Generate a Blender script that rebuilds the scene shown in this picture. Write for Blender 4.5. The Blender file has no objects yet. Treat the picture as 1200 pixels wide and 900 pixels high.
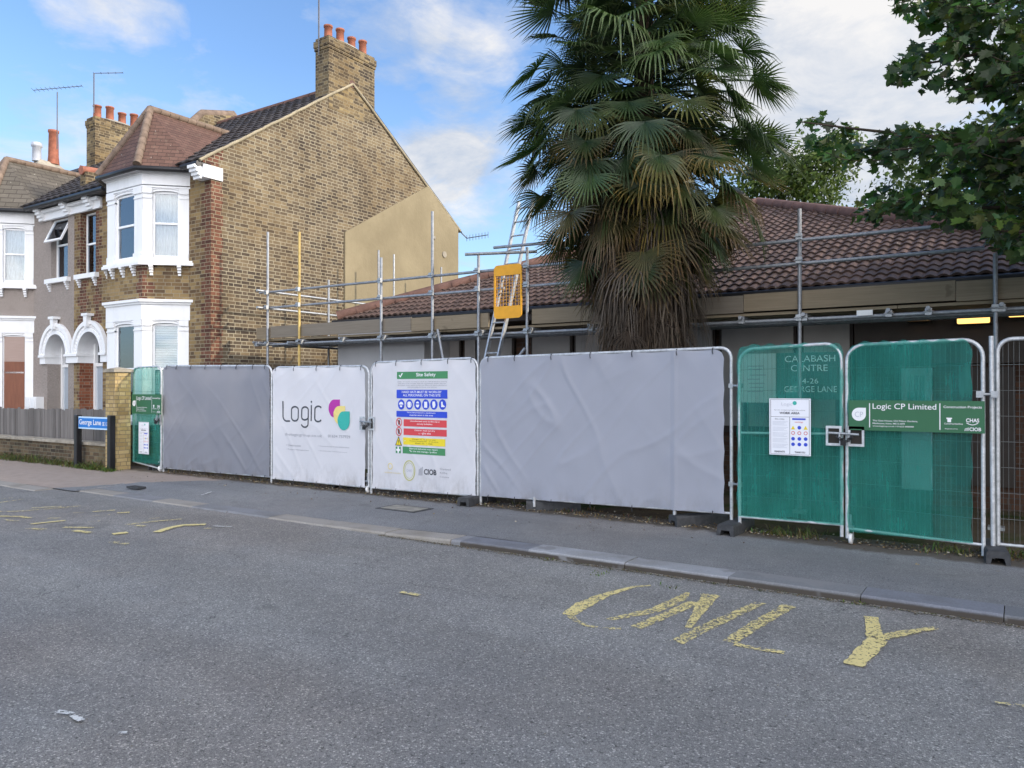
import bpy, math, random
from mathutils import Vector, noise, Matrix
random.seed(7)
R = math.radians
SC = bpy.context.scene
COL = SC.collection
# ------------------------------------------------------------------ camera geometry (metres; x along street, y away from it)
F = 901.0; YAW = R(33.6); EYE = 1.575; HOR = 455.0
AX = Vector((-math.sin(YAW), math.cos(YAW), 0)); RX = Vector((math.cos(YAW), math.sin(YAW), 0)); UP = Vector((0, 0, 1))
def ray(px, py): return AX + RX * ((px - 600) / F) + UP * ((HOR - py) / F)
CAM = Vector((0, 0, EYE))
def PY(px, py, y):                      # point on the vertical plane y = const
    d = ray(px, py); return CAM + d * (y / d.y)
def PZ(px, py, z):                      # point on a level plane
    d = ray(px, py); return CAM + d * ((z - EYE) / d.z)
def PD(px, py, dep): return CAM + ray(px, py) * dep
def proj(p):
    q = p - CAM; dd = q.dot(AX)
    if dd <= 0.05: return None
    return 600 + F * q.dot(RX) / dd, HOR - F * q.z / dd

# ------------------------------------------------------------------ mesh builder
class Fr:                               # local frame: s along, d outward (towards the viewer), z up
    def __init__(s, o, u, n=None):
        s.o = Vector(o); s.u = Vector(u).normalized()
        s.n = Vector(n).normalized() if n is not None else s.u.cross(UP).normalized()
        s.w = UP
    def __call__(s, a, d, z): return s.o + s.u * a + s.n * d + s.w * z
W = Fr((0, 0, 0), (1, 0, 0), (0, 1, 0))  # world frame: (x, y, z)
class MB:
    def __init__(s): s.v = []; s.f = []; s.uv = []; s.c = []; s.sm = []; s.col = None
    def poly(s, pts, uv=None, smooth=False, col=None):
        i = len(s.v); s.v += [tuple(p) for p in pts]; s.f.append(tuple(range(i, i + len(pts))))
        s.uv.append(uv); s.sm.append(smooth); s.c.append(col or s.col)
    def raw(s, vs, fs, smooth=False, col=None, uvs=None):
        i = len(s.v); s.v += [tuple(p) for p in vs]
        for k, f in enumerate(fs):
            s.f.append(tuple(i + j for j in f)); s.uv.append([uvs[j] for j in f] if uvs else None); s.sm.append(smooth); s.c.append(col or s.col)
    def box(s, fr, a0, a1, d0, d1, z0, z1, col=None):
        P = [fr(a, d, z) for z in (z0, z1) for d in (d0, d1) for a in (a0, a1)]
        Q = [(0, 2, 3, 1), (4, 5, 7, 6), (0, 1, 5, 4), (2, 6, 7, 3), (0, 4, 6, 2), (1, 3, 7, 5)]
        e1 = (P[1] - P[0]); e2 = (P[2] - P[0]); e3 = P[4] - P[0]
        if e1.cross(e2).dot(e3) < 0: Q = [tuple(reversed(q)) for q in Q]
        s.raw(P, Q, col=col)
    def prism(s, fr, pts, d0, d1, col=None):   # pts (a,z) polygon extruded in d
        n = len(pts); A = [fr(a, d0, z) for a, z in pts]; B = [fr(a, d1, z) for a, z in pts]
        s.poly(A[::-1], col=col); s.poly(B, col=col)
        for i in range(n):
            j = (i + 1) % n; s.poly([A[i], A[j], B[j], B[i]], col=col)
    def plan(s, pts, z0, z1):
        A = [Vector((x, y, z0)) for x, y in pts]; B = [Vector((x, y, z1)) for x, y in pts]; n = len(pts)
        s.poly(A[::-1]); s.poly(B)
        for i in range(n):
            j = (i + 1) % n; s.poly([A[i], A[j], B[j], B[i]])
    def tube(s, pts, r, n=8, closed=False, col=None, cap=True):
        pts = [Vector(p) for p in pts]; m = len(pts); rs = r if isinstance(r, (list, tuple)) else [r] * m
        rings = []; ref = None
        for i, p in enumerate(pts):
            if closed: t = pts[(i + 1) % m] - pts[i - 1]
            else: t = pts[min(i + 1, m - 1)] - pts[max(i - 1, 0)]
            t = t.normalized()
            if ref is None:
                ref = t.orthogonal().normalized()
            ref = (ref - t * ref.dot(t)).normalized(); b = t.cross(ref)
            rings.append([p + (ref * math.cos(2 * math.pi * k / n) + b * math.sin(2 * math.pi * k / n)) * rs[i] for k in range(n)])
        vs = [q for rg in rings for q in rg]; fs = []
        for i in range(m if closed else m - 1):
            a = i * n; b2 = ((i + 1) % m) * n
            for k in range(n): fs.append((a + k, a + (k + 1) % n, b2 + (k + 1) % n, b2 + k))
        s.raw(vs, fs, smooth=True, col=col)
        if cap and not closed:
            s.poly(rings[0][::-1], col=col); s.poly(rings[-1], col=col)
    def lathe(s, c, prof, n=16, axis=None):    # prof (r, h)
        c = Vector(c); ax = (axis or UP).normalized(); e = ax.orthogonal().normalized(); g = ax.cross(e)
        vs = []; fs = []
        for r, h in prof:
            for k in range(n):
                a = 2 * math.pi * k / n; vs.append(c + ax * h + (e * math.cos(a) + g * math.sin(a)) * r)
        for i in range(len(prof) - 1):
            for k in range(n): fs.append((i * n + k, i * n + (k + 1) % n, (i + 1) * n + (k + 1) % n, (i + 1) * n + k))
        s.raw(vs, fs, smooth=True)
        s.poly([vs[k] for k in range(n)][::-1]); s.poly([vs[(len(prof) - 1) * n + k] for k in range(n)])
    def grid(s, fn, nu, nv, smooth=True, col=None, keep=None, uvfn=None):
        vs = [fn(i / nu, j / nv) for j in range(nv + 1) for i in range(nu + 1)]
        fs = []
        for j in range(nv):
            for i in range(nu):
                if keep and not keep((i + .5) / nu, (j + .5) / nv): continue
                a = j * (nu + 1) + i; fs.append((a, a + 1, a + nu + 2, a + nu + 1))
        uvs = [uvfn(i / nu, j / nv) for j in range(nv + 1) for i in range(nu + 1)] if uvfn else None
        s.raw(vs, fs, smooth=smooth, col=col, uvs=uvs)
    def build(s, name, mat, parent=None, bevel=0, local=False):
        me = bpy.data.meshes.new(name); me.from_pydata(s.v, [], s.f)
        uvl = me.uv_layers.new(name='UVMap'); flat = []
        for k, p in enumerate(me.polygons):
            p.use_smooth = s.sm[k]
            if s.uv[k]:
                for q in s.uv[k]: flat += [q[0], q[1]]
            else:
                n = p.normal
                if abs(n.z) > .95: t = Vector((1, 0, 0)); b = Vector((0, 1, 0))
                else:
                    t = UP.cross(n).normalized(); b = n.cross(t)
                    if abs(n.z) < .02: b = UP
                for i in p.vertices:
                    q = me.vertices[i].co; flat += [q.dot(t), q.dot(b)]
        uvl.data.foreach_set('uv', flat)
        if any(c is not None for c in s.c):
            ca = me.color_attributes.new('Col', 'FLOAT_COLOR', 'CORNER'); fl = []
            for k, f in enumerate(s.f):
                c = s.c[k] or (1, 1, 1)
                for _ in f: fl += [c[0], c[1], c[2], 1]
            ca.data.foreach_set('color', fl)
        if isinstance(mat, (list, tuple)):
            for m in mat: me.materials.append(m)
        else: me.materials.append(mat)
        o = bpy.data.objects.new(name, me); COL.objects.link(o)
        if bevel:
            bm = o.modifiers.new('bevel', 'BEVEL'); bm.width = bevel; bm.segments = 2; bm.limit_method = 'ANGLE'
        if parent is not None:
            o.parent = parent
            off = world_loc(parent)
            if off.length > 0: me.transform(Matrix.Translation(-off))
        return o
def world_loc(o):
    v = Vector((0, 0, 0))
    while o is not None: v += Vector(o.location); o = o.parent
    return v
def tag(o, label=None, cat=None, group=None, kind=None):
    if label: o['label'] = label
    if cat: o['category'] = cat
    if group: o['group'] = group
    if kind: o['kind'] = kind
    return o
def thing(name, loc, label, cat, group=None):
    o = bpy.data.objects.new(name, None); COL.objects.link(o); o.location = loc; o.empty_display_size = .2
    return tag(o, label, cat, group)
def solo(mb, name, mat, label, cat, group=None, kind=None, bevel=0):
    return tag(mb.build(name, mat, None, bevel), label, cat, group, kind)

# ------------------------------------------------------------------ materials
class N:
    def __init__(s, name):
        s.m = bpy.data.materials.new(name); s.m.use_nodes = True; s.t = s.m.node_tree; s.t.nodes.clear()
        s.out = s.t.nodes.new('ShaderNodeOutputMaterial')
    def n(s, typ, **k):
        x = s.t.nodes.new('ShaderNode' + typ)
        for a, b in k.items():
            if a.startswith('_'): setattr(x, a[1:], b)
        return x
    def L(s, a, b): s.t.links.new(a, b)
    def set(s, sock, v):
        if hasattr(v, 'links'): s.L(v, sock)
        elif v is not None:
            if sock.type == 'RGBA' and len(v) == 3: v = (*v, 1)
            sock.default_value = v
    def math(s, op, a, b=None, c=None, clamp=False):
        x = s.n('Math', _operation=op, _use_clamp=clamp); s.set(x.inputs[0], a)
        if b is not None: s.set(x.inputs[1], b)
        if c is not None: s.set(x.inputs[2], c)
        return x.outputs[0]
    def mix(s, f, a, b, typ='MIX'):
        x = s.n('MixRGB', _blend_type=typ); s.set(x.inputs[0], f); s.set(x.inputs[1], a); s.set(x.inputs[2], b); return x.outputs[0]
    def noise(s, sc, vec=None, det=3, rough=.55, out=0):
        x = s.n('TexNoise'); x.inputs['Scale'].default_value = sc; x.inputs['Detail'].default_value = det; x.inputs['Roughness'].default_value = rough
        if vec is not None: s.L(vec, x.inputs['Vector'])
        return x.outputs[out]
    def ramp(s, f, stops, interp='LINEAR'):
        x = s.n('ValToRGB'); s.L(f, x.inputs[0]); cr = x.color_ramp; cr.interpolation = interp
        while len(cr.elements) < len(stops): cr.elements.new(.5)
        for e, (p, c) in zip(cr.elements, stops):
            e.position = p; e.color = (*c, 1) if len(c) == 3 else c
        return x.outputs[0]
    def smooth(s, v, lo, hi):
        x = s.n('MapRange'); s.L(v, x.inputs[0]); x.inputs[1].default_value = lo; x.inputs[2].default_value = hi; return x.outputs[0]
    def uv(s): return s.n('UVMap').outputs[0]
    def obj(s):
        g = s.n('NewGeometry'); return g.outputs['Position']
    def map(s, vec, scale=(1, 1, 1), rot=(0, 0, 0)):
        x = s.n('Mapping'); s.L(vec, x.inputs[0]); x.inputs['Scale'].default_value = scale; x.inputs['Rotation'].default_value = rot; return x.outputs[0]
    def bump(s, h, st=.3, dist=.01, nrm=None):
        x = s.n('Bump'); x.inputs['Strength'].default_value = st; x.inputs['Distance'].default_value = dist; s.L(h, x.inputs['Height'])
        if nrm is not None: s.L(nrm, x.inputs['Normal'])
        return x.outputs[0]
    def pr(s, col, rough=.7, metal=0, nrm=None, spec=.4, **k):
        x = s.n('BsdfPrincipled'); s.set(x.inputs['Base Color'], col); s.set(x.inputs['Roughness'], rough); x.inputs['Metallic'].default_value = metal
        x.inputs['Specular IOR Level'].default_value = spec
        if nrm is not None: s.L(nrm, x.inputs['Normal'])
        return x.outputs[0]
    def done(s, sh): s.L(sh, s.out.inputs[0]); return s.m
def simple(name, col, rough=.6, metal=0, var=.15, sc=6, bump=.0, spec=.4):
    k = N(name); p = k.obj(); n1 = k.noise(sc, p, 4); f = k.smooth(n1, .3, .7)
    a = tuple(c * (1 - var) for c in col); b = tuple(min(1, c * (1 + var)) for c in col)
    c = k.mix(f, a, b); nr = k.bump(k.noise(sc * 8, p, 3), bump, .01) if bump else None
    return k.done(k.pr(c, rough, metal, nr, spec))

def brick_mat(name, stops, mortar, red=None, dirt=(.5, .4, .3), dirt_amt=.4, dark=None, mj=.013, bright=1.0, red2=None):
    k = N(name); u = k.uv(); sp = k.n('SeparateXYZ'); k.L(u, sp.inputs[0]); U, V = sp.outputs[0], sp.outputs[1]
    rv = k.math('DIVIDE', V, .075); row = k.math('FLOOR', rv); fv = k.math('FRACT', rv)
    par = k.math('FRACT', k.math('MULTIPLY', row, .5)); jit = k.n('TexWhiteNoise', _noise_dimensions='1D'); k.L(row, jit.inputs['W'])
    uu = k.math('ADD', k.math('DIVIDE', U, .3375), k.math('ADD', par, k.math('MULTIPLY', jit.outputs[0], .12)))
    fu = k.math('FRACT', uu); isH = k.math('GREATER_THAN', fu, .667)
    cmb = k.n('CombineXYZ'); k.L(k.math('FLOOR', uu), cmb.inputs[0]); k.L(isH, cmb.inputs[1]); k.L(row, cmb.inputs[2])
    wn = k.n('TexWhiteNoise'); k.L(cmb.outputs[0], wn.inputs[0]); rnd = wn.outputs[0]
    P = k.obj()
    big = k.noise(.55, P, 4, .6); med = k.noise(3.2, P, 3)
    rr = k.math('ADD', k.math('MULTIPLY', rnd, .72), k.math('ADD', k.math('MULTIPLY', k.math('SUBTRACT', big, .5), 1.5), .14), clamp=True)
    bc = k.ramp(rr, stops)
    if red:
        sp2 = k.n('SeparateXYZ'); k.L(P, sp2.inputs[0])
        for axis, lo, hi in red:
            A = sp2.outputs[axis]
            tooth = k.math('MULTIPLY', k.math('FLOOR', k.math('MODULO', k.math('DIVIDE', k.math('ADD', V, 3.0), .225), 2)), .11)
            m = k.math('MULTIPLY', k.math('GREATER_THAN', A, k.math('SUBTRACT', lo, tooth)), k.math('LESS_THAN', A, k.math('ADD', hi, tooth)))
            rc = k.ramp(rnd, [(0, (.085, .04, .03)), (1, (.19, .085, .055))]); bc = k.mix(m, bc, rc)
    mort = k.mix(k.smooth(med, .3, .7), tuple(c * .75 for c in mortar), mortar)
    e = .035
    def near(x, c, w): return k.math('LESS_THAN', k.math('ABSOLUTE', k.math('SUBTRACT', x, c)), w)
    wob = k.math('MULTIPLY', k.math('SUBTRACT', k.noise(30, P, 2), .5), .03)
    mm = k.math('MAXIMUM', k.math('LESS_THAN', k.math('ADD', fv, wob), mj / .075), k.math('MAXIMUM', k.math('LESS_THAN', fu, mj / .3375), near(fu, .667, mj / .3375 / 2)))
    col = k.mix(mm, bc, mort)
    d = k.smooth(k.noise(1.1, k.map(P, (1, 1, .6)), 5, .65), .45, .75)
    col = k.mix(k.math('MULTIPLY', d, dirt_amt), col, k.mix(1, col, dirt, 'MULTIPLY'))
    col = k.mix(k.smooth(k.noise(25, P, 2), .2, .9), k.mix(1, col, (.85, .85, .85), 'MULTIPLY'), col)
    h = k.math('ADD', k.math('SUBTRACT', 1, mm), k.math('MULTIPLY', k.noise(60, P, 2), .3))
    return k.done(k.pr(col, .9, 0, k.bump(h, .6, .008), .2))

def tile_mat(name, c0, c1, pu, pv, moss=(.3, .28, .2), moss_amt=.25, rough=.75, flat=False):
    k = N(name); u = k.uv(); sp = k.n('SeparateXYZ'); k.L(u, sp.inputs[0])
    rv = k.math('DIVIDE', sp.outputs[1], pv); row = k.math('FLOOR', rv)
    uu = k.math('DIVIDE', sp.outputs[0], pu)
    if flat: uu = k.math('ADD', uu, k.math('MULTIPLY', row, .5))
    cmb = k.n('CombineXYZ'); k.L(k.math('FLOOR', uu), cmb.inputs[0]); k.L(row, cmb.inputs[1])
    wn = k.n('TexWhiteNoise'); k.L(cmb.outputs[0], wn.inputs[0])
    P = k.obj(); big = k.noise(1.2, P, 4)
    c = k.mix(k.math('ADD', k.math('MULTIPLY', wn.outputs[0], .6), k.math('MULTIPLY', big, .4)), c0, c1)
    ms = k.smooth(k.noise(9, P, 5, .7), .58, .75); c = k.mix(k.math('MULTIPLY', ms, moss_amt), c, moss)
    wl = k.math('GREATER_THAN', k.noise(13, P, 2), .74); c = k.mix(k.math('MULTIPLY', wl, .6), c, (.5, .48, .42))
    h = k.noise(50, P, 2)
    if flat:
        fv = k.math('FRACT', rv); fu = k.math('FRACT', uu)
        gap = k.math('LESS_THAN', fu, .05); c = k.mix(k.math('MULTIPLY', k.math('MAXIMUM', gap, k.math('LESS_THAN', fv, .14)), .7), c, (.02, .015, .012))
        h = k.math('ADD', k.math('MULTIPLY', h, .2), k.math('SUBTRACT', 1, fv))
    return k.done(k.pr(c, rough, 0, k.bump(h, .7 if flat else .3, .02 if flat else .006), .3))

def vcol(name, rough=.6, trans=0, spec=.3, var=.25, sc=8):
    k = N(name); a = k.n('VertexColor', _layer_name='Col'); P = k.obj(); c = k.mix(k.smooth(k.noise(sc, P, 2), .3, .7), k.mix(1, a.outputs[0], (1 - var,) * 3, 'MULTIPLY'), a.outputs[0])
    sh = k.pr(c, rough, 0, None, spec)
    if trans:
        t = k.n('BsdfTranslucent'); k.L(k.mix(1, c, (1.2, 1.35, .7), 'MULTIPLY'), t.inputs[0]); mx = k.n('MixShader'); mx.inputs[0].default_value = trans
        k.L(sh, mx.inputs[1]); k.L(t.outputs[0], mx.inputs[2]); sh = mx.outputs[0]
    return k.done(sh)

M = {}
M['gable'] = brick_mat('stock_brick_gable', [(0, (.058, .045, .036)), (.3, (.095, .073, .052)), (.55, (.14, .107, .071)), (.8, (.185, .142, .088)), (1, (.235, .182, .11))], (.36, .32, .23), red=[(1, 9.3, 9.72)], mj=.016, dirt_amt=.75)
M['front'] = brick_mat('stock_brick_front', [(0, (.09, .06, .04)), (.35, (.17, .11, .06)), (.65, (.27, .19, .09)), (1, (.36, .26, .13))], (.34, .29, .2), red=[(0, -13.85, -13.3), (0, -18.0, -17.85), (0, -18.7, -18.42), (0, -15.13, -14.95)])
M['redbrick'] = brick_mat('red_brick', [(0, (.12, .04, .025)), (.5, (.22, .075, .04)), (1, (.34, .13, .07))], (.3, .22, .16))
M['pillar'] = brick_mat('yellow_stock_brick', [(0, (.26, .18, .08)), (.5, (.42, .31, .14)), (1, (.55, .42, .22))], (.3, .24, .15), dirt_amt=.5)
M['chimney'] = brick_mat('chimney_brick', [(0, (.045, .036, .03)), (.4, (.11, .085, .055)), (.75, (.22, .165, .09)), (1, (.32, .25, .13))], (.32, .27, .18), dirt_amt=.8)
M['wallbrick'] = brick_mat('garden_wall_brick', [(0, (.05, .04, .03)), (.5, (.12, .085, .055)), (1, (.2, .15, .09))], (.2, .18, .13), dirt=(.35, .4, .25), dirt_amt=.8)
M['darkbrick'] = brick_mat('dark_brown_brick', [(0, (.05, .03, .022)), (1, (.11, .06, .04))], (.1, .08, .07))
M['pebble'] = (lambda k: k.done(k.pr(k.mix(k.smooth(k.noise(70, k.obj(), 2), .35, .65), k.mix(k.noise(2, k.obj(), 4), (.17, .14, .125), (.3, .26, .235)), (.36, .32, .29)), .95, 0, k.bump(k.noise(90, k.obj(), 2), .9, .01), .1)))(N('pebbledash'))
def _render():
    k = N('ochre_render'); P = k.obj(); c = k.mix(k.smooth(k.noise(.8, P, 5, .6), .3, .7), (.2, .168, .108), (.28, .238, .155))
    st = k.smooth(k.noise(3, k.map(P, (1, 1, .25)), 4), .55, .8); c = k.mix(k.math('MULTIPLY', st, .35), c, (.19, .16, .1))
    return k.done(k.pr(c, .93, 0, k.bump(k.noise(14, P, 4), .35, .02), .15))
M['render'] = _render()
M['white'] = (lambda k: k.done(k.pr(k.mix(k.math('MULTIPLY', k.smooth(k.noise(4, k.map(k.obj(), (1, 1, .3)), 5, .7), .5, .8), .3), (.8, .81, .82), (.5, .49, .46)), .55, 0, k.bump(k.noise(35, k.obj(), 3), .12, .006), .4)))(N('white_masonry_paint'))
M['upvc'] = simple('white_frame', (.82, .83, .84), .35, var=.03)
M['greypaint'] = simple('blue_grey_door_paint', (.36, .41, .47), .5, var=.06)
M['roofdark'] = tile_mat('dark_concrete_tile', (.035, .03, .03), (.075, .065, .06), .3, .3, moss_amt=.1)
M['roofbay'] = tile_mat('brown_plain_tile', (.085, .047, .037), (.15, .085, .065), .165, .11, moss_amt=.3, flat=True)
M['roofbay2'] = tile_mat('grey_brown_tile', (.085, .075, .06), (.135, .12, .1), .3, .16, moss_amt=.3, flat=True)
M['pantile'] = tile_mat('brown_roman_tile', (.05, .035, .03), (.14, .09, .073), .15, .26, moss=(.2, .18, .11), moss_amt=.45)
M['ridge'] = simple('ridge_tile', (.17, .125, .095), .85, var=.35, sc=5, bump=.4)
M['ridgebr'] = simple('brown_ridge_tile', (.13, .07, .055), .8, var=.3, sc=5, bump=.4)
M['terra'] = simple('terracotta', (.28, .1, .06), .8, var=.3, sc=7, bump=.2)
M['greypot'] = simple('grey_cowl_metal', (.42, .45, .5), .5, var=.15)
M['cement'] = simple('cement_mortar', (.3, .27, .22), .95, var=.25, sc=5, bump=.5)
M['black'] = simple('black_plastic', (.012, .012, .014), .35, var=.2)
M['gutter'] = simple('black_gutter', (.018, .018, .02), .4, var=.2)
M['aerial'] = simple('dull_aerial_metal', (.1, .1, .11), .5, .3)
M['wire'] = simple('dull_fence_wire', (.16, .17, .17), .5, .4)
M['rubber'] = simple('recycled_rubber', (.05, .052, .056), .8, var=.3, sc=20, bump=.3)
M['curtain'] = (lambda k: k.done(k.pr(k.mix(k.smooth(k.noise(16, k.map(k.obj(), (3, 3, .3)), 3), .3, .7), (.42, .43, .44), (.72, .73, .74)), .9, spec=.1)))(N('net_curtain'))
def _blind():
    k = N('slatted_blind'); s = k.n('SeparateXYZ'); k.L(k.obj(), s.inputs[0]); f = k.math('FRACT', k.math('DIVIDE', s.outputs[2], .05))
    return k.done(k.pr(k.mix(k.smooth(f, 0, .5), (.2, .25, .21), (.55, .6, .54)), .7, 0, k.bump(f, .5, .01)))
M['blind'] = _blind()
M['interior'] = simple('dark_interior', (.03, .032, .035), .9)
def _glass():
    k = N('window_glass'); g = k.n('BsdfGlossy'); g.inputs['Roughness'].default_value = .02; g.inputs[0].default_value = (.9, .93, 1, 1)
    t = k.n('BsdfTransparent'); t.inputs[0].default_value = (.85, .9, .9, 1); lw = k.n('Fresnel'); lw.inputs[0].default_value = 1.6
    f = k.math('ADD', lw.outputs[0], .06, clamp=True); mx = k.n('MixShader'); k.L(f, mx.inputs[0]); k.L(t.outputs[0], mx.inputs[1]); k.L(g.outputs[0], mx.inputs[2])
    return k.done(mx.outputs[0])
M['glass'] = _glass()
M['brownboard'] = (lambda k: k.done(k.pr(k.mix(k.noise(6, k.map(k.obj(), (4, 4, .5)), 4), (.13, .05, .03), (.26, .1, .055)), .6)))(N('brown_plywood'))
M['pinkboard'] = (lambda k: k.done(k.pr(k.mix(k.noise(6, k.map(k.obj(), (.6, .6, 8)), 4), (.3, .22, .19), (.42, .32, .28)), .8)))(N('pinkish_board'))
def _galv(name, c=(.42, .44, .46), metal=.75, rough=.42):
    k = N(name); P = k.obj(); v = k.noise(18, P, 4, .7); col = k.mix(k.smooth(v, .3, .75), tuple(x * .7 for x in c), tuple(x * 1.2 for x in c))
    rust = k.smooth(k.noise(5, P, 5, .7), .66, .74); col = k.mix(k.math('MULTIPLY', rust, .5), col, (.17, .09, .05))
    return k.done(k.pr(col, k.math('ADD', rough, k.math('MULTIPLY', v, .2)), metal, k.bump(k.noise(60, P, 3), .1, .002)))
M['galv'] = _galv('galvanised_steel')
M['scaf'] = _galv('scaffold_tube_steel', (.34, .36, .39), .6, .45)
M['frame'] = _galv('fence_frame_steel', (.58, .6, .62), .45, .4)
M['yellowtube'] = simple('yellow_scaffold_tube', (.5, .36, .12), .5, var=.25, sc=9)
M['alu'] = _galv('aluminium_ladder', (.5, .52, .54), .7, .35)
M['yellow'] = simple('yellow_ladder_guard', (.8, .38, .02), .45, var=.1)
def _timber(name, a, b, sc=5):
    k = N(name); P = k.obj(); g = k.noise(sc, k.map(P, (.35, .35, 9)), 5, .6); kn = k.smooth(k.noise(3.3, P, 3), .66, .7)
    c = k.mix(g, a, b); c = k.mix(k.math('MULTIPLY', kn, .4), c, tuple(x * .4 for x in a))
    r = k.n('NewGeometry').outputs['Random Per Island']
    c = k.mix(k.smooth(r, 0, 1), k.mix(1, c, (.72, .72, .74), 'MULTIPLY'), c)
    return k.done(k.pr(c, .85, 0, k.bump(g, .3, .004), .2))
M['board'] = _timber('weathered_scaffold_board', (.19, .15, .1), (.36, .3, .21))
M['boardg'] = _timber('grey_scaffold_board', (.17, .145, .115), (.31, .275, .22))
def _paling():
    k = N('grey_fence_board'); P = k.obj(); g = k.noise(5, k.map(P, (9, 9, .5)), 5, .6); c = k.mix(g, (.12, .11, .105), (.27, .25, .235))
    r = k.n('NewGeometry').outputs['Random Per Island']; c = k.mix(r, k.mix(1, c, (.6, .6, .6), 'MULTIPLY'), c)
    return k.done(k.pr(c, .9, 0, k.bump(g, .3, .004), .2))
M['paling'] = _paling()
M['stone'] = simple('coping_stone', (.3, .27, .22), .95, var=.3, sc=6, bump=.5)
M['concrete'] = simple('concrete_block', (.24, .23, .2), .95, var=.25, sc=9, bump=.5)
def _cloth(name, c, trans=.0, patch=False):
    k = N(name); P = k.obj(); v = k.smooth(k.noise(1.3, P, 3), .3, .7); col = k.mix(v, tuple(x * .93 for x in c), c)
    st = k.smooth(k.noise(4, k.map(P, (1.2, 1.2, .5)), 5, .7), .6, .85); col = k.mix(k.math('MULTIPLY', st, .12), col, (.3, .29, .27))
    sz = k.n('SeparateXYZ'); k.L(P, sz.inputs[0]); sp_ = k.math('MULTIPLY', k.smooth(k.noise(6, k.map(P, (1, 1, .45)), 6, .75), .45, .7), k.smooth(k.math('ADD', sz.outputs[2], k.math('MULTIPLY', k.noise(3, P, 3), -.4)), .22, -.12)); col = k.mix(k.math('MULTIPLY', sp_, .4), col, (.2, .17, .13))
    weave = k.noise(350, P, 1); sh = k.pr(col, .62, 0, k.bump(weave, .08, .001), .3)
    if trans:
        t = k.n('BsdfTranslucent'); k.L(col, t.inputs[0]); mx = k.n('MixShader'); mx.inputs[0].default_value = trans; k.L(sh, mx.inputs[1]); k.L(t.outputs[0], mx.inputs[2]); sh = mx.outputs[0]
    return k.done(sh)
M['bwhite'] = _cloth('white_banner_mesh', (.8, .8, .84), .25)
M['blilac'] = _cloth('lilac_grey_sheeting', (.45, .47, .545), .3)
M['bgrey'] = _cloth('grey_sheeting', (.35, .36, .41), .4)
def _net():
    k = N('green_debris_net'); P = k.obj(); s = k.math('ADD', k.math('MULTIPLY', k.noise(9, k.map(P, (5, 5, .25)), 3, .5), .35), k.math('MULTIPLY', k.noise(2.4, k.map(P, (1.6, 1.6, .7)), 3, .5), .65)); big = k.noise(2.2, P, 3)
    col = k.mix(k.smooth(s, .3, .7), (.035, .24, .2), (.075, .44, .38))
    d = k.n('BsdfDiffuse'); k.L(col, d.inputs[0]); t = k.n('BsdfTranslucent'); k.L(k.mix(1, col, (1.3, 1.3, 1.3), 'MULTIPLY'), t.inputs[0])
    m1 = k.n('MixShader'); m1.inputs[0].default_value = .45; k.L(d.outputs[0], m1.inputs[1]); k.L(t.outputs[0], m1.inputs[2])
    tr = k.n('BsdfTransparent'); tr.inputs[0].default_value = (.75, 1, .93, 1)
    f = k.math('ADD', .45, k.math('ADD', k.math('MULTIPLY', k.math('SUBTRACT', s, .5), .35), k.math('MULTIPLY', k.math('SUBTRACT', big, .5), .35)), clamp=True)
    m2 = k.n('MixShader'); k.L(f, m2.inputs[0]); k.L(tr.outputs[0], m2.inputs[1]); k.L(m1.outputs[0], m2.inputs[2]); return k.done(m2.outputs[0])
M['net'] = _net()
def flat(name, c, rough=.5): return simple(name, c, rough, var=.03)
INK = {n: flat('print_' + n, c) for n, c in dict(dark=(.06, .065, .08), green=(.06, .24, .1), blue=(.03, .07, .55), red=(.6, .06, .07), yellow=(.75, .6, .03), white=(.8, .8, .82), grey=(.3, .31, .35),
      purple=(.42, .03, .32), lemon=(.75, .62, .22), teal=(.04, .4, .34), olive=(.5, .5, .2), black=(.02, .02, .02), fade=(.48, .5, .56)).items()}
M['signgreen'] = flat('sign_green', (.03, .13, .06)); M['signblue'] = flat('street_sign_blue', (.01, .17, .55)); M['paper'] = flat('white_sign_sheet', (.78, .79, .84))
M['palm'] = vcol('palm_leaf', .42, .2, .4); M['dead'] = vcol('dead_palm_leaf', .9, .1, .1); M['syc'] = vcol('sycamore_leaf', .4, .4, .35, .2); M['bgleaf'] = vcol('tree_leaf', .6, .3, .2)
M['bark'] = simple('bark', (.05, .038, .028), .95, var=.4, sc=10, bump=.7); M['fibre'] = simple('palm_fibre', (.07, .05, .035), 1, var=.5, sc=14, bump=.8)
M['weed'] = vcol('weed_leaf', .6, .2, .2); M['litter'] = vcol('dry_leaf_litter', .9, 0, .1)
# ------------------------------------------------------------------ camera, world, sun
cd = bpy.data.cameras.new('camera'); cam = bpy.data.objects.new('camera', cd); COL.objects.link(cam); SC.camera = cam
cam.location = CAM; cam.rotation_euler = (R(90) + math.atan(5 / F), 0, YAW); cd.sensor_width = 36; cd.lens = F / 1200 * 36; cd.clip_end = 2000; cd.clip_start = .05
SUN_AZ, SUN_EL = R(68), R(22)          # azimuth clockwise from +y: the sun is low, off to the right and a little behind the site
sd = Vector((math.sin(SUN_AZ) * math.cos(SUN_EL), math.cos(SUN_AZ) * math.cos(SUN_EL), math.sin(SUN_EL)))
ld = bpy.data.lights.new('sun', 'SUN'); sun = bpy.data.objects.new('sun', ld); COL.objects.link(sun); ld.energy = 1.75; ld.angle = R(2.5); ld.color = (1, .88, .72)
sun.rotation_euler = sd.to_track_quat('Z', 'Y').to_euler(); sun.location = (20, 10, 20)
wd = bpy.data.worlds.new('World'); SC.world = wd; wd.use_nodes = True; wt = wd.node_tree; wt.nodes.clear()
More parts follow.
